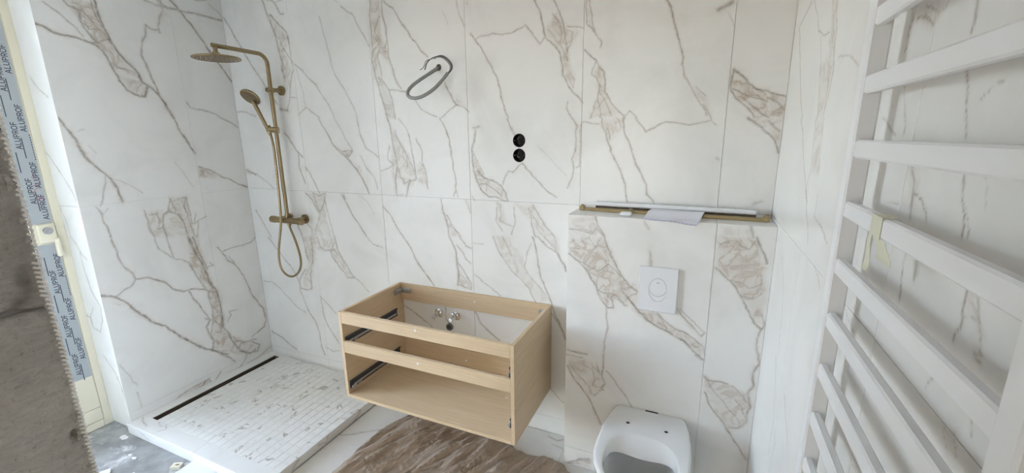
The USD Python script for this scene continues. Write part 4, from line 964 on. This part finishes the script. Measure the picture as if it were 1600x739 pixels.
for k, (hx, hz, r) in enumerate(SOCK):
    eb = thing('socket_box', ('upper of the two open black round socket boxes in the back wall', 'lower of the two open black round socket boxes in the back wall')[k], 'socket box', 'open socket boxes', (hx, 0, hz))
    obj('cup', aim(lathe([(0, 0.048), (r - 0.004, 0.048), (r - 0.0015, 0.045), (r - 0.0005, 0.0), (r - 0.002, 0.0), (r - 0.0035, 0.044), (0, 0.0465)], 32), (0, 0, 0), (0, 1, 0)), BLACK, eb)
    for s in (-1, 1): obj('screw_post', cat(cyl((s * 0.026, 0.046, 0), (s * 0.026, 0.004, 0), 0.004, 10), cyl((s * 0.026, 0.0045, 0), (s * 0.026, 0.0025, 0), 0.0026, 8)), DARKST, eb)
    for q in range(3):
        a = 2.1 * q + k; e = spline([(0.008 * math.cos(a), 0.046, 0.008 * math.sin(a)), (0.014 * math.cos(a + 1), 0.03, 0.014 * math.sin(a + 1)), (0.018 * math.cos(a + 2), 0.02, 0.016 * math.sin(a + 2)), (0.010 * math.cos(a + 3), 0.010, 0.012 * math.sin(a + 3))], 16)
        obj('wire', tube(e, 0.0013, 6), (ZINC, WIRE, BLACK)[q], eb)

# ------------------------------------------------------------------ water fittings behind the vanity
for k, (vx, vz) in enumerate(((1.545, 0.609), (1.660, 0.609))):
    av = thing('angle_valve', ('left chrome angle valve on the wall inside the vanity frame', 'right chrome angle valve on the wall inside the vanity frame')[k], 'valve', 'angle valves under the basin place', (vx, 0, vz))
    obj('rosette', aim(lathe([(0, 0), (0.027, 0), (0.027, 0.003), (0.018, 0.010), (0.012, 0.012), (0, 0.012)], 30), (0, -0.0005, 0), (0, -1, 0)), CHROME, av)
    obj('body', cat(cyl((0, -0.01, 0), (0, -0.05, 0), 0.011), cyl((0, -0.034, 0), (0.0, -0.034, 0.024), 0.009), cyl((0, -0.034, 0.02), (0, -0.034, 0.034), 0.0105, 6)), CHROME, av)
    obj('handle', cat(cyl((0, -0.048, 0), (0, -0.070, 0), 0.0135, 14, 0.003)), CHROME, av)
wp = thing('waste_pipe', 'grey waste pipe stub below the two angle valves', 'pipe', loc=(WASTE[0], 0, WASTE[1]))
obj('pipe', aim(lathe([(0.0165, -0.06), (0.0165, 0.012), (0.019, 0.012), (0.022, 0.010), (0.0225, -0.06)], 30), (0, 0, 0), (0, -1, 0)), GREYP, wp)
obj('seal', aim(lathe([(0.0, -0.03), (0.0160, -0.03), (0.0160, -0.028), (0, -0.028)], 24), (0, 0, 0), (0, -1, 0)), BLACK, wp)

# ------------------------------------------------------------------ vanity carcass
va = thing('vanity_cabinet', 'light oak wall-hung vanity carcass without drawers or basin', 'vanity cabinet')
X0, X1, YF, Z0, Z1, T = 1.265, 2.245, -0.4985, 0.283, 0.768, 0.018
obj('side_panel', rbox(X0, X0 + T, YF, -0.001, Z0, Z1, 0.0008), WOODY, va); obj('side_panel', rbox(X1 - T, X1, YF, -0.001, Z0, Z1, 0.0008), WOODY, va)
A0, A1 = X0 + T + 0.0002, X1 - T - 0.0002
obj('bottom_panel', rbox(A0, A1, YF, -0.001, Z0, Z0 + T, 0.0008), WOODX, va)
r1 = obj('front_rail', rbox(A0, A1, YF + 0.0005, YF + T, 0.706, Z1, 0.0008), WOODX, va)
r2 = obj('front_rail', rbox(A0, A1, YF + 0.0005, YF + T, 0.543, 0.606, 0.0008), WOODX, va)
b1 = obj('back_rail', rbox(A0, A1, -0.017, -0.001, 0.664, Z1, 0.0008), WOODX, va)
b2 = obj('back_rail', rbox(A0, A1, -0.017, -0.001, Z0 + T + 0.0003, 0.410, 0.0008), WOODX, va)
for par, x, y, z in ((r1, 1.742, YF + 0.0005, 0.748), (r2, 1.743, YF + 0.0005, 0.578), (b1, 1.794, -0.017, 0.721), (b2, 1.724, -0.017, 0.344)):
    obj('screw_cap', cyl((x, y, z), (x, y - 0.0015, z), 0.0065, 16, 0.0005), PLASTIC, par)
obj('screw_cap', cyl((2.071, -0.207, Z0 + T), (2.071, -0.207, Z0 + T + 0.0015), 0.0065, 16, 0.0005), PLASTIC, va)
for side, xa in ((1, X0 + T), (-1, X1 - T)):
    for zc in (0.604, 0.352):
        zc += 0.028 if side < 0 else 0
        q = lambda a: xa + side * a
        bxx = lambda a, b, y0, y1, z0, z1, c=0.0008: rbox(min(q(a), q(b)), max(q(a), q(b)), y0, y1, z0, z1, c)
        ru = obj('drawer_runner', cat(bxx(0.0003, 0.0022, -0.488, -0.07, zc - 0.021, zc + 0.021), bxx(0.002, 0.013, -0.488, -0.07, zc + 0.0185, zc + 0.021), bxx(0.002, 0.013, -0.488, -0.07, zc - 0.021, zc - 0.0185),
                                      bxx(0.002, 0.011, -0.482, -0.08, zc + 0.003, zc + 0.018)), DARKST, va, label='dark steel drawer runner')
        obj('slide_rail', cat(bxx(0.010, 0.0125, -0.47, -0.09, zc - 0.013, zc - 0.001), bxx(0.004, 0.0125, -0.47, -0.09, zc - 0.014, zc - 0.012)), ZINC, ru)
        obj('locking_catch', cat(bxx(0.010, 0.020, -0.487, -0.455, zc - 0.019, zc - 0.006, 0.002), bxx(0.010, 0.018, -0.440, -0.415, zc - 0.018, zc - 0.004, 0.002), cyl((q(0.012), -0.43, zc - 0.010), (q(0.024), -0.43, zc - 0.010), 0.006, 14)), ZINC, ru)
for side, xa in ((1, X0 + T), (-1, X1 - T)):
    q = lambda a: xa + side * a
    L = 0.075 if side > 0 else 0.045
    hb = obj('hanging_bracket', cat(rbox(min(q(0.0003), q(0.015)), max(q(0.0003), q(0.015)), -0.085 if side > 0 else -0.042, -0.0175, 0.712, 0.742, 0.002), rbox(min(q(0.0003), q(L)), max(q(0.0003), q(L)), -0.030, -0.0175, 0.714, 0.740, 0.002)), ZINC, va, label='zinc hanging bracket')
    obj('adjusting_screw', cat(cyl((q(0.014), -0.052 if side > 0 else -0.036, 0.727), (q(0.024), -0.052 if side > 0 else -0.036, 0.727), 0.008, 16), cyl((q(L * .6), -0.029, 0.727), (q(L * .6), -0.037, 0.727), 0.007, 16)), CHROME, hb)

# ------------------------------------------------------------------ wall-hung toilet
to = thing('toilet', 'white wall-hung toilet bowl without seat under the flush plate', 'toilet', loc=(2.78, -0.1915, 0))
N = 96
th = np.linspace(0, 2 * np.pi, N, endpoint=False)
def outer(s=1.0, length=0.53, back=0.155, wid=0.182):
    """half-width by distance from the wall"""
    ds = np.array([0, 0.015, 0.08, 0.16, 0.26, 0.34, 0.40, 0.45, 0.49, 0.515, 0.528]) / 0.53
    ws = np.array([back * .93, back, back + (wid - back) * .55, back + (wid - back) * .9, wid, wid * .985, wid * .90, wid * .745, wid * .55, wid * .33, wid * .12])
    P = [(-w, -d * length) for d, w in zip(ds, ws)] + [(0, -length)] + [(w, -d * length) for d, w in zip(ds[::-1], ws[::-1])]
    g = Polygon(P).buffer(-0.02).buffer(0.02, quad_segs=8); c = np.array(g.exterior.coords)
    d = np.r_[0, np.cumsum(np.linalg.norm(np.diff(c, axis=0), axis=1))]; return c, d
def ring_of(c, centre, n=N):
    """points of outline c in the directions th from centre"""
    g = Polygon(c); out = []
    from shapely.geometry import LineString
    for a in th:
        h = LineString([centre, (centre[0] + 2 * math.cos(a), centre[1] + 2 * math.sin(a))]).intersection(g.exterior)
        pts = [h] if h.geom_type == 'Point' else list(getattr(h, 'geoms', []))
        pts = [(p.x, p.y) for p in pts if p.geom_type == 'Point']
        out.append(max(pts, key=lambda p: (p[0] - centre[0]) ** 2 + (p[1] - centre[1]) ** 2))
    return np.array(out)
CEN = (0.0, -0.30)
def bowl(a, y0, y1, p=2.3, rear=0.0):
    """bowl outline: half-width a, from y0 (rear) to y1; rear > 0 pushes the middle of the rear edge forward"""
    cy, b = (y0 + y1) / 2, abs(y0 - y1) / 2; P = []
    for t in th:
        c, s = math.cos(t), math.sin(t)
        x = a * np.sign(c) * abs(c) ** (2 / p); y = cy + b * np.sign(s) * abs(s) ** (2 / p)
        if s > 0: y -= rear * max(0, 1 - (x / (a * 0.92)) ** 2) ** 1.2
        P.append((x, y))
    return np.array(P)
rings = []
for z, kw in ((0.115, dict(length=0.33, back=0.10, wid=0.105)), (0.125, dict(length=0.37, back=0.11, wid=0.118)), (0.19, dict(length=0.43, back=0.125, wid=0.142)), (0.27, dict(length=0.485, back=0.14, wid=0.164)),
              (0.34, dict(length=0.515, back=0.15, wid=0.177)), (0.385, dict(length=0.528, back=0.155, wid=0.181)), (0.396, dict(length=0.530, back=0.155, wid=0.182)), (0.4025, dict(length=0.525, back=0.150, wid=0.177)), (0.404, dict(length=0.518, back=0.144, wid=0.170))):
    rings.append(np.c_[ring_of(outer(**kw)[0], CEN), np.full(N, z)])
for z, a, y0, y1, rear in ((0.404, 0.142, -0.176, -0.498, 0.0), (0.4015, 0.138, -0.181, -0.494, 0.0), (0.393, 0.134, -0.192, -0.490, 0.015), (0.378, 0.132, -0.215, -0.488, 0.045), (0.369, 0.131, -0.222, -0.487, 0.058),
                           (0.362, 0.133, -0.220, -0.489, 0.050), (0.355, 0.142, -0.195, -0.498, 0.0), (0.30, 0.135, -0.19, -0.485, 0.0), (0.24, 0.105, -0.20, -0.43, 0.0), (0.19, 0.06, -0.22, -0.34, 0.0), (0.165, 0.03, -0.25, -0.30, 0.0)):
    rings.append(np.c_[bowl(a, y0, y1, 2.3, rear), np.full(N, z)])
v = np.vstack(rings + [np.array([[0, -0.2, 0.112]]), np.array([[0, -0.275, 0.16]])]); f = []
for i in range(len(rings) - 1):
    for j in range(N):
        q = (i * N + j, i * N + (j + 1) % N, (i + 1) * N + (j + 1) % N, (i + 1) * N + j); f += [(q[0], q[1], q[2]), (q[0], q[2], q[3])]
s, e = len(rings) * N, len(rings) * N + 1; k = (len(rings) - 1) * N
for j in range(N): f += [(s, (j + 1) % N, j), (e, k + j, k + (j + 1) % N)]
tb = trimesh.Trimesh(v, f, process=False)
man = Manifold(m3.Mesh(np.array(v, np.float32), np.array(f, np.uint32)))
if man.status() == m3.Error.NoError and not man.is_empty():
    for x in (-0.079, 0.079): man = man - Manifold.cylinder(0.05, 0.0085, 0.0085, 18).translate((x, -0.117, 0.37))
    tb = tm(man)
obj('bowl', tb, CERAMIC, to, smooth=40)
for x in (-0.079, 0.079): obj('fixing_sleeve', aim(lathe([(0.0048, 0), (0.0048, 0.028), (0.0083, 0.028), (0.0083, 0)], 18), (x, -0.117, 0.373), (0, 0, 1)), DARKST, to)
obj('rubber_gasket', rbox(-0.02, 0.035, -0.006, 0.0005, 0.386, 0.4065, 0.0015), BLACK, to, label='black rubber gasket showing behind the rim')

# ------------------------------------------------------------------ flush plate
fp = thing('flush_plate', 'white glossy flush plate with an oval dual button above the toilet', 'flush plate', loc=(2.779, -0.19, 0.988))
pt = rbox(-0.078, 0.078, -0.011, -0.0005, -0.0985, 0.0985, 0.003)
def slab(poly, y0, y1):
    ms = []
    for g in getattr(poly, 'geoms', [poly]):
        m = trimesh.creation.extrude_polygon(g, y1 - y0, engine='earcut'); v = np.array(m.vertices); ms.append(trimesh.Trimesh(np.c_[v[:, 0], -(y0 + v[:, 2]), v[:, 1]], m.faces, process=False))
    return cat(*ms)
ell = affinity.scale(Point(0, 0).buffer(1, 64), 0.0375, 0.052)
up_ = affinity.translate(affinity.scale(Point(0, 0).buffer(1, 64), 0.0365, 0.046), 0, 0.019)
plate = Manifold.hull_points(np.array(pt.vertices))
cut = Manifold.extrude(m3.CrossSection([np.array(ell.exterior.coords)[:-1][::-1]]), 0.006).rotate((90, 0, 0)).translate((0, -0.0075, 0))
obj('plate', plate - cut, PLASTIC, fp)
obj('button', slab(ell.buffer(-0.0022).intersection(up_), 0.006, 0.0118), PLASTIC, fp)
obj('button', slab(ell.buffer(-0.0022).difference(up_.buffer(0.0016)), 0.006, 0.0112), PLASTIC, fp, label='crescent half of the dual button')
obj('emblem', slab(sbox(-0.005, 0.0295, 0.005, 0.0335), 0.0118, 0.0121), ZINC, fp, label='tiny grey emblem on the button')

# ------------------------------------------------------------------ things on the ledge
LZ = 1.2862
def along(a, b): return np.array(a, float), np.array(b, float)
gb = thing('brass_bar', 'long gold-coloured metal bar with end fittings lying on the ledge', 'metal bar')
a, b = along((2.398, -0.052, LZ), (3.168, -0.092, LZ)); d = (b - a) / np.linalg.norm(b - a); nrm = np.array((-d[1], d[0], 0)); ang = math.atan2(d[1], d[0])
def lay(m, o):
    m = tm(m).copy(); m.apply_transform(trimesh.transformations.rotation_matrix(ang, (0, 0, 1))); m.apply_translation(o); return m
Lb = np.linalg.norm(b - a)
obj('bar', lay(rbox(0, Lb, -0.011, 0.011, 0.0, 0.014, 0.002), a), BRASS, gb)
for s in (0.012, Lb - 0.012): obj('end_fitting', lay(cat(rbox(s - 0.012, s + 0.012, -0.014, 0.014, 0.0, 0.020, 0.003), cyl((s, 0.0, 0.019), (s, 0.0, 0.027), 0.008)), a), BRASS, gb)
for s in (0.235, 0.475): obj('clip', lay(rbox(s - 0.008, s + 0.008, -0.0135, 0.0125, 0.0005, 0.0185, 0.002), a), BRASS, gb)
wp_ = thing('white_profile', 'long white profile strip over a painted dark shadow gap, lying behind the gold bar on the ledge', 'profile strip')
a, b = along((2.462, -0.018, LZ), (3.128, -0.052, LZ)); d = (b - a) / np.linalg.norm(b - a); ang = math.atan2(d[1], d[0]); Lw = np.linalg.norm(b - a)
obj('face', lay(rbox(0, Lw, -0.016, 0.014, 0.020, 0.0385, 0.005), a), PLASTIC, wp_)
obj('backing', lay(cat(rbox(0.004, Lw - 0.004, -0.010, 0.012, 0.0, 0.0202, 0.002)), a), GAP_SHADE, wp_, label='dark block painting the shadow gap under the strip')  # dark colour stands for the shadow beneath the strip
lb = obj('plastic_block', rbox(2.598, 2.648, -0.150, -0.118, LZ, LZ + 0.016, 0.005), PLASTIC, label='small white plastic block near the left end of the ledge', cat='plastic piece')
ps = thing('paper_sheet', 'folded white paper sheet with blue edge hanging over the front of the ledge', 'paper')
def sheet(dz, sh):
    B0, B1, F1, F0 = np.array((2.722, -0.052)), np.array((2.935, -0.068)), np.array((2.905, -0.236)), np.array((2.70, -0.193))
    nu, nv = 15, 15; P = []
    for i in np.linspace(0, 1, nu):
        for j in np.linspace(0, 1, nv):
            q = (B0 * (1 - i) + B1 * i) * (1 - j) + (F0 * (1 - i) + F1 * i) * j + sh * j
            over = max(0, -0.19 - q[1]); z = LZ + 0.002 + 0.0185 * min(1, max(0, (q[1] + 0.165) / 0.055)) + dz - over * 0.12 + 0.0015 * math.sin(9 * i + 3 * j) * j
            P.append((*q, z))
    P = np.array(P); idx = np.arange(nu * nv).reshape(nu, nv)
    a, b, c, d = idx[:-1, :-1].ravel(), idx[1:, :-1].ravel(), idx[1:, 1:].ravel(), idx[:-1, 1:].ravel()
    f = np.vstack([np.c_[a, c, b], np.c_[a, d, c]]); n = nu * nv
    rimm = np.r_[idx[0, :], idx[1:, -1], idx[-1, -2::-1], idx[-2:0:-1, 0]]; r2_ = np.roll(rimm, -1)
    F = np.vstack([f, f[:, ::-1] + n, np.c_[rimm, r2_, r2_ + n], np.c_[rimm, r2_ + n, rimm + n]])
    return trimesh.Trimesh(np.vstack([P, P - (0, 0, 0.0006)]), F, process=False), P[idx[:, -1]], P[idx[-1, :]]
s1, e1, e2 = sheet(0.0022, np.zeros(2)); s2, _, _ = sheet(0.0, np.array((0.003, -0.004)))
pg = obj('page', s1, PAPER, ps); obj('page', s2, PAPER, ps)
obj('blue_edge', tube(e1 + (0, -0.0004, 0.0002), 0.0011, 6), BLUE, pg, label='blue printed edge')

# ------------------------------------------------------------------ towel radiator
ra = thing('towel_radiator', 'white ladder towel radiator with flat rungs on the right wall', 'towel radiator')
XR = 3.135
for y0, y1 in ((-1.121, -1.091), (-1.622, -1.590)):
    obj('upright', rbox(XR, XR + 0.028, y0, y1, 0.66, 1.97, 0.003), WHITE, ra)
rungs = []
for k in range(13):
    z = 1.912 - 0.1005 * k
    rungs.append(obj('rung', rbox(XR + 0.003, XR + 0.018, -1.5903, -1.1207, z - 0.0285, z, 0.003), WHITE, ra))
for y in (-1.106, -1.606):
    for z in (1.86, 0.80): obj('wall_mount', cat(cyl((XR + 0.027, y, z), (W - 0.0005, y, z), 0.009), cyl((W - 0.006, y, z), (W - 0.0005, y, z), 0.017)), WHITE, ra)
    obj('valve', cat(cyl((XR + 0.014, y, 0.661), (XR + 0.014, y, 0.61), 0.012), cyl((XR + 0.014, y, 0.62), (W - 0.0005, y, 0.62), 0.010)), CHROME, ra)
mt = thing('masking_tape', 'strip of pale yellow masking tape wrapped around one radiator rung', 'tape')
ZT = 1.510
def strip(path, w0, w1, yd):
    """ribbon following path in the x-z plane, its width along y"""
    p = spline(path, 24); ws = np.linspace(w0, w1, 24); A_ = np.c_[p[:, 0], p[:, 1] - ws / 2, p[:, 2]]; B_ = np.c_[p[:, 0], p[:, 1] + ws / 2, p[:, 2]]
    tv = np.gradient(p, axis=0); nn = np.cross(tv, (0, 1, 0)); nn /= np.linalg.norm(nn, axis=1, keepdims=True) + 1e-9
    v = np.vstack([A_, B_, A_ + nn * 0.0005, B_ + nn * 0.0005]); f = []
    for i in range(23):
        for o1, o2, fl_ in ((0, 24, 0), (48, 72, 1), (0, 48, 1), (24, 72, 0)):
            q = (o1 + i, o2 + i, o2 + i + 1, o1 + i + 1)
            f += [(q[0], q[1], q[2]), (q[0], q[2], q[3])] if fl_ == 0 else [(q[0], q[2], q[1]), (q[0], q[3], q[2])]
    return trimesh.Trimesh(v, f, process=False)
xo = XR + 0.0018
obj('wrap', cat(rbox(xo, XR + 0.0028, -1.297, -1.258, 1.4792, 1.5115, 0.0003), rbox(xo, XR + 0.019, -1.299, -1.260, 1.5105, 1.5113, 0.0003)), TAPE, mt)
obj('tail', strip([(xo + 0.0005, -1.301, 1.482), (xo + 0.001, -1.305, 1.473), (xo + 0.003, -1.310, 1.464), (xo + 0.002, -1.315, 1.455)], 0.036, 0.054, 0), TAPE, mt)
obj('tail', strip([(xo - 0.0008, -1.268, 1.483), (xo - 0.004, -1.276, 1.466), (xo - 0.006, -1.287, 1.450), (xo - 0.010, -1.293, 1.438)], 0.012, 0.021, 0), TAPE, mt)

# ------------------------------------------------------------------ brown cover sheet on the floor
out = Polygon([(1.385, -0.225), (1.337, -0.376), (1.345, -0.531), (1.35, -0.70), (1.38, -1.0), (1.36, -1.5), (1.9, -1.62), (2.5, -1.55), (3.0, -1.45), (3.02, -0.95), (2.9, -0.62), (2.62, -0.42), (2.50, -0.30), (2.38, -0.215), (2.28, -0.205), (2.14, -0.215), (2.02, -0.16), (1.70, -0.12), (1.5, -0.14), (1.42, -0.17)])
ring = np.array(out.segmentize(0.012).exterior.coords)[:-1]
ring += np.c_[fbm(np.c_[ring * 14, 0 * ring[:, 0]], 3, 4) - .5, fbm(np.c_[ring * 14, 0 * ring[:, 0] + 5], 3, 6) - .5] * 0.035
poly = Polygon(ring).buffer(0)
gx, gy = np.meshgrid(np.arange(1.31, 3.05, 0.010), np.arange(-1.65, -0.18, 0.010)); G = np.c_[gx.ravel(), gy.ravel()]
from shapely import contains_xy
ok = contains_xy(poly.buffer(-0.006), G[:, 0], G[:, 1]); ringp = np.array(poly.segmentize(0.012).exterior.coords)[:-1]
P = np.vstack([ringp, G[ok]]); tri = Delaunay(P + np.random.default_rng(1).normal(0, 1e-6, P.shape)).simplices
tri = tri[contains_xy(poly.buffer(0.001), P[tri].mean(1)[:, 0], P[tri].mean(1)[:, 1])]
c_, s_ = math.cos(1.22), math.sin(1.22); a_ = P[:, 0] * c_ + P[:, 1] * s_; n_ = -P[:, 0] * s_ + P[:, 1] * c_
q = np.c_[a_ * 2.0, n_ * 13, 0 * a_]; fold = 1 - np.abs(2 * fbm(q, 3, 11) - 1); q2 = np.c_[a_ * 4 + 3, n_ * 34, 0 * a_]; fine = 1 - np.abs(2 * fbm(q2, 3, 13) - 1)
h = 0.003 + 0.026 * np.clip(fold - 0.70, 0, 1) * 2.2 + 0.020 * np.clip(fine - 0.64, 0, 1) * 2 + 0.008 * fbm(np.c_[P * 6, 0 * a_], 2, 17)
from shapely import distance, points
de = np.array(distance(points(P), poly.exterior)); h *= np.clip(0.35 + de / 0.04, 0, 1)
d1, d2 = P[tri[:, 1]] - P[tri[:, 0]], P[tri[:, 2]] - P[tri[:, 0]]; ar = d1[:, 0] * d2[:, 1] - d1[:, 1] * d2[:, 0]; tri[ar < 0] = tri[ar < 0][:, ::-1]
V = np.c_[P, h]; nb = len(P); nr = len(ringp); r0 = np.arange(nr); r1_ = np.roll(r0, -1)
low = V.copy(); low[:, 2] = np.maximum(low[:, 2] - 0.0015, 0.0004)
side = np.vstack([np.c_[r0, r1_, r1_ + nb], np.c_[r0, r1_ + nb, r0 + nb]])
obj('cover_sheet', trimesh.Trimesh(np.vstack([V, low]), np.vstack([tri, tri[:, ::-1] + nb, side]), process=False), TARP, smooth=60, label='crumpled brown protective sheet spread over the floor under the vanity', cat='floor covering')

# ------------------------------------------------------------------ leftovers on the bare screed
clip_ = Manifold.cube((0.046, 0.034, 0.016), True) - Manifold.cube((0.022, 0.012, 0.05), True).translate((0.004, 0, 0))
cm = tm(clip_); cm.apply_transform(trimesh.transformations.rotation_matrix(0.5, (0, 0, 1))); cm.apply_translation((0.555, -0.985, -0.005))
obj('levelling_clip', cm, CREAM, smooth=False, label='small cream plastic tile levelling clip beside the loose floor tile edge', cat='plastic clip')
om = rbox(-0.02, 0.02, -0.09, 0.09, 0, 0.012, 0.003); om.apply_transform(trimesh.transformations.rotation_matrix(-0.5, (0, 0, 1))); om.apply_translation((0.232, -1.215, -0.013))
obj('tile_offcut', om, PLASTIC, label='white tile offcut strip lying on the bare screed by the partition', cat='tile offcut')
for k, (x, y, s) in enumerate(((0.02, -0.965, 0.022), (0.22, -1.03, 0.010), (0.27, -1.035, 0.013), (0.40, -1.10, 0.012))):
    b = trimesh.creation.icosphere(2, s); b.vertices *= (1.3, 0.7, 0.22); b.vertices += (fbm(b.vertices * 120 + k, 3) - .5)[:, None] * s * .5; b.apply_translation((x, y, -0.0125))
    obj('plaster_crumb', b, PLASTER, smooth=False, label=('largest flat white plaster crumb at the foot of the door reveal', 'small white plaster crumb in the middle of the bare screed', 'white plaster crumb right of the middle one on the bare screed', 'white plaster crumb nearest the viewer on the bare screed')[k], cat='plaster crumb', group=None)
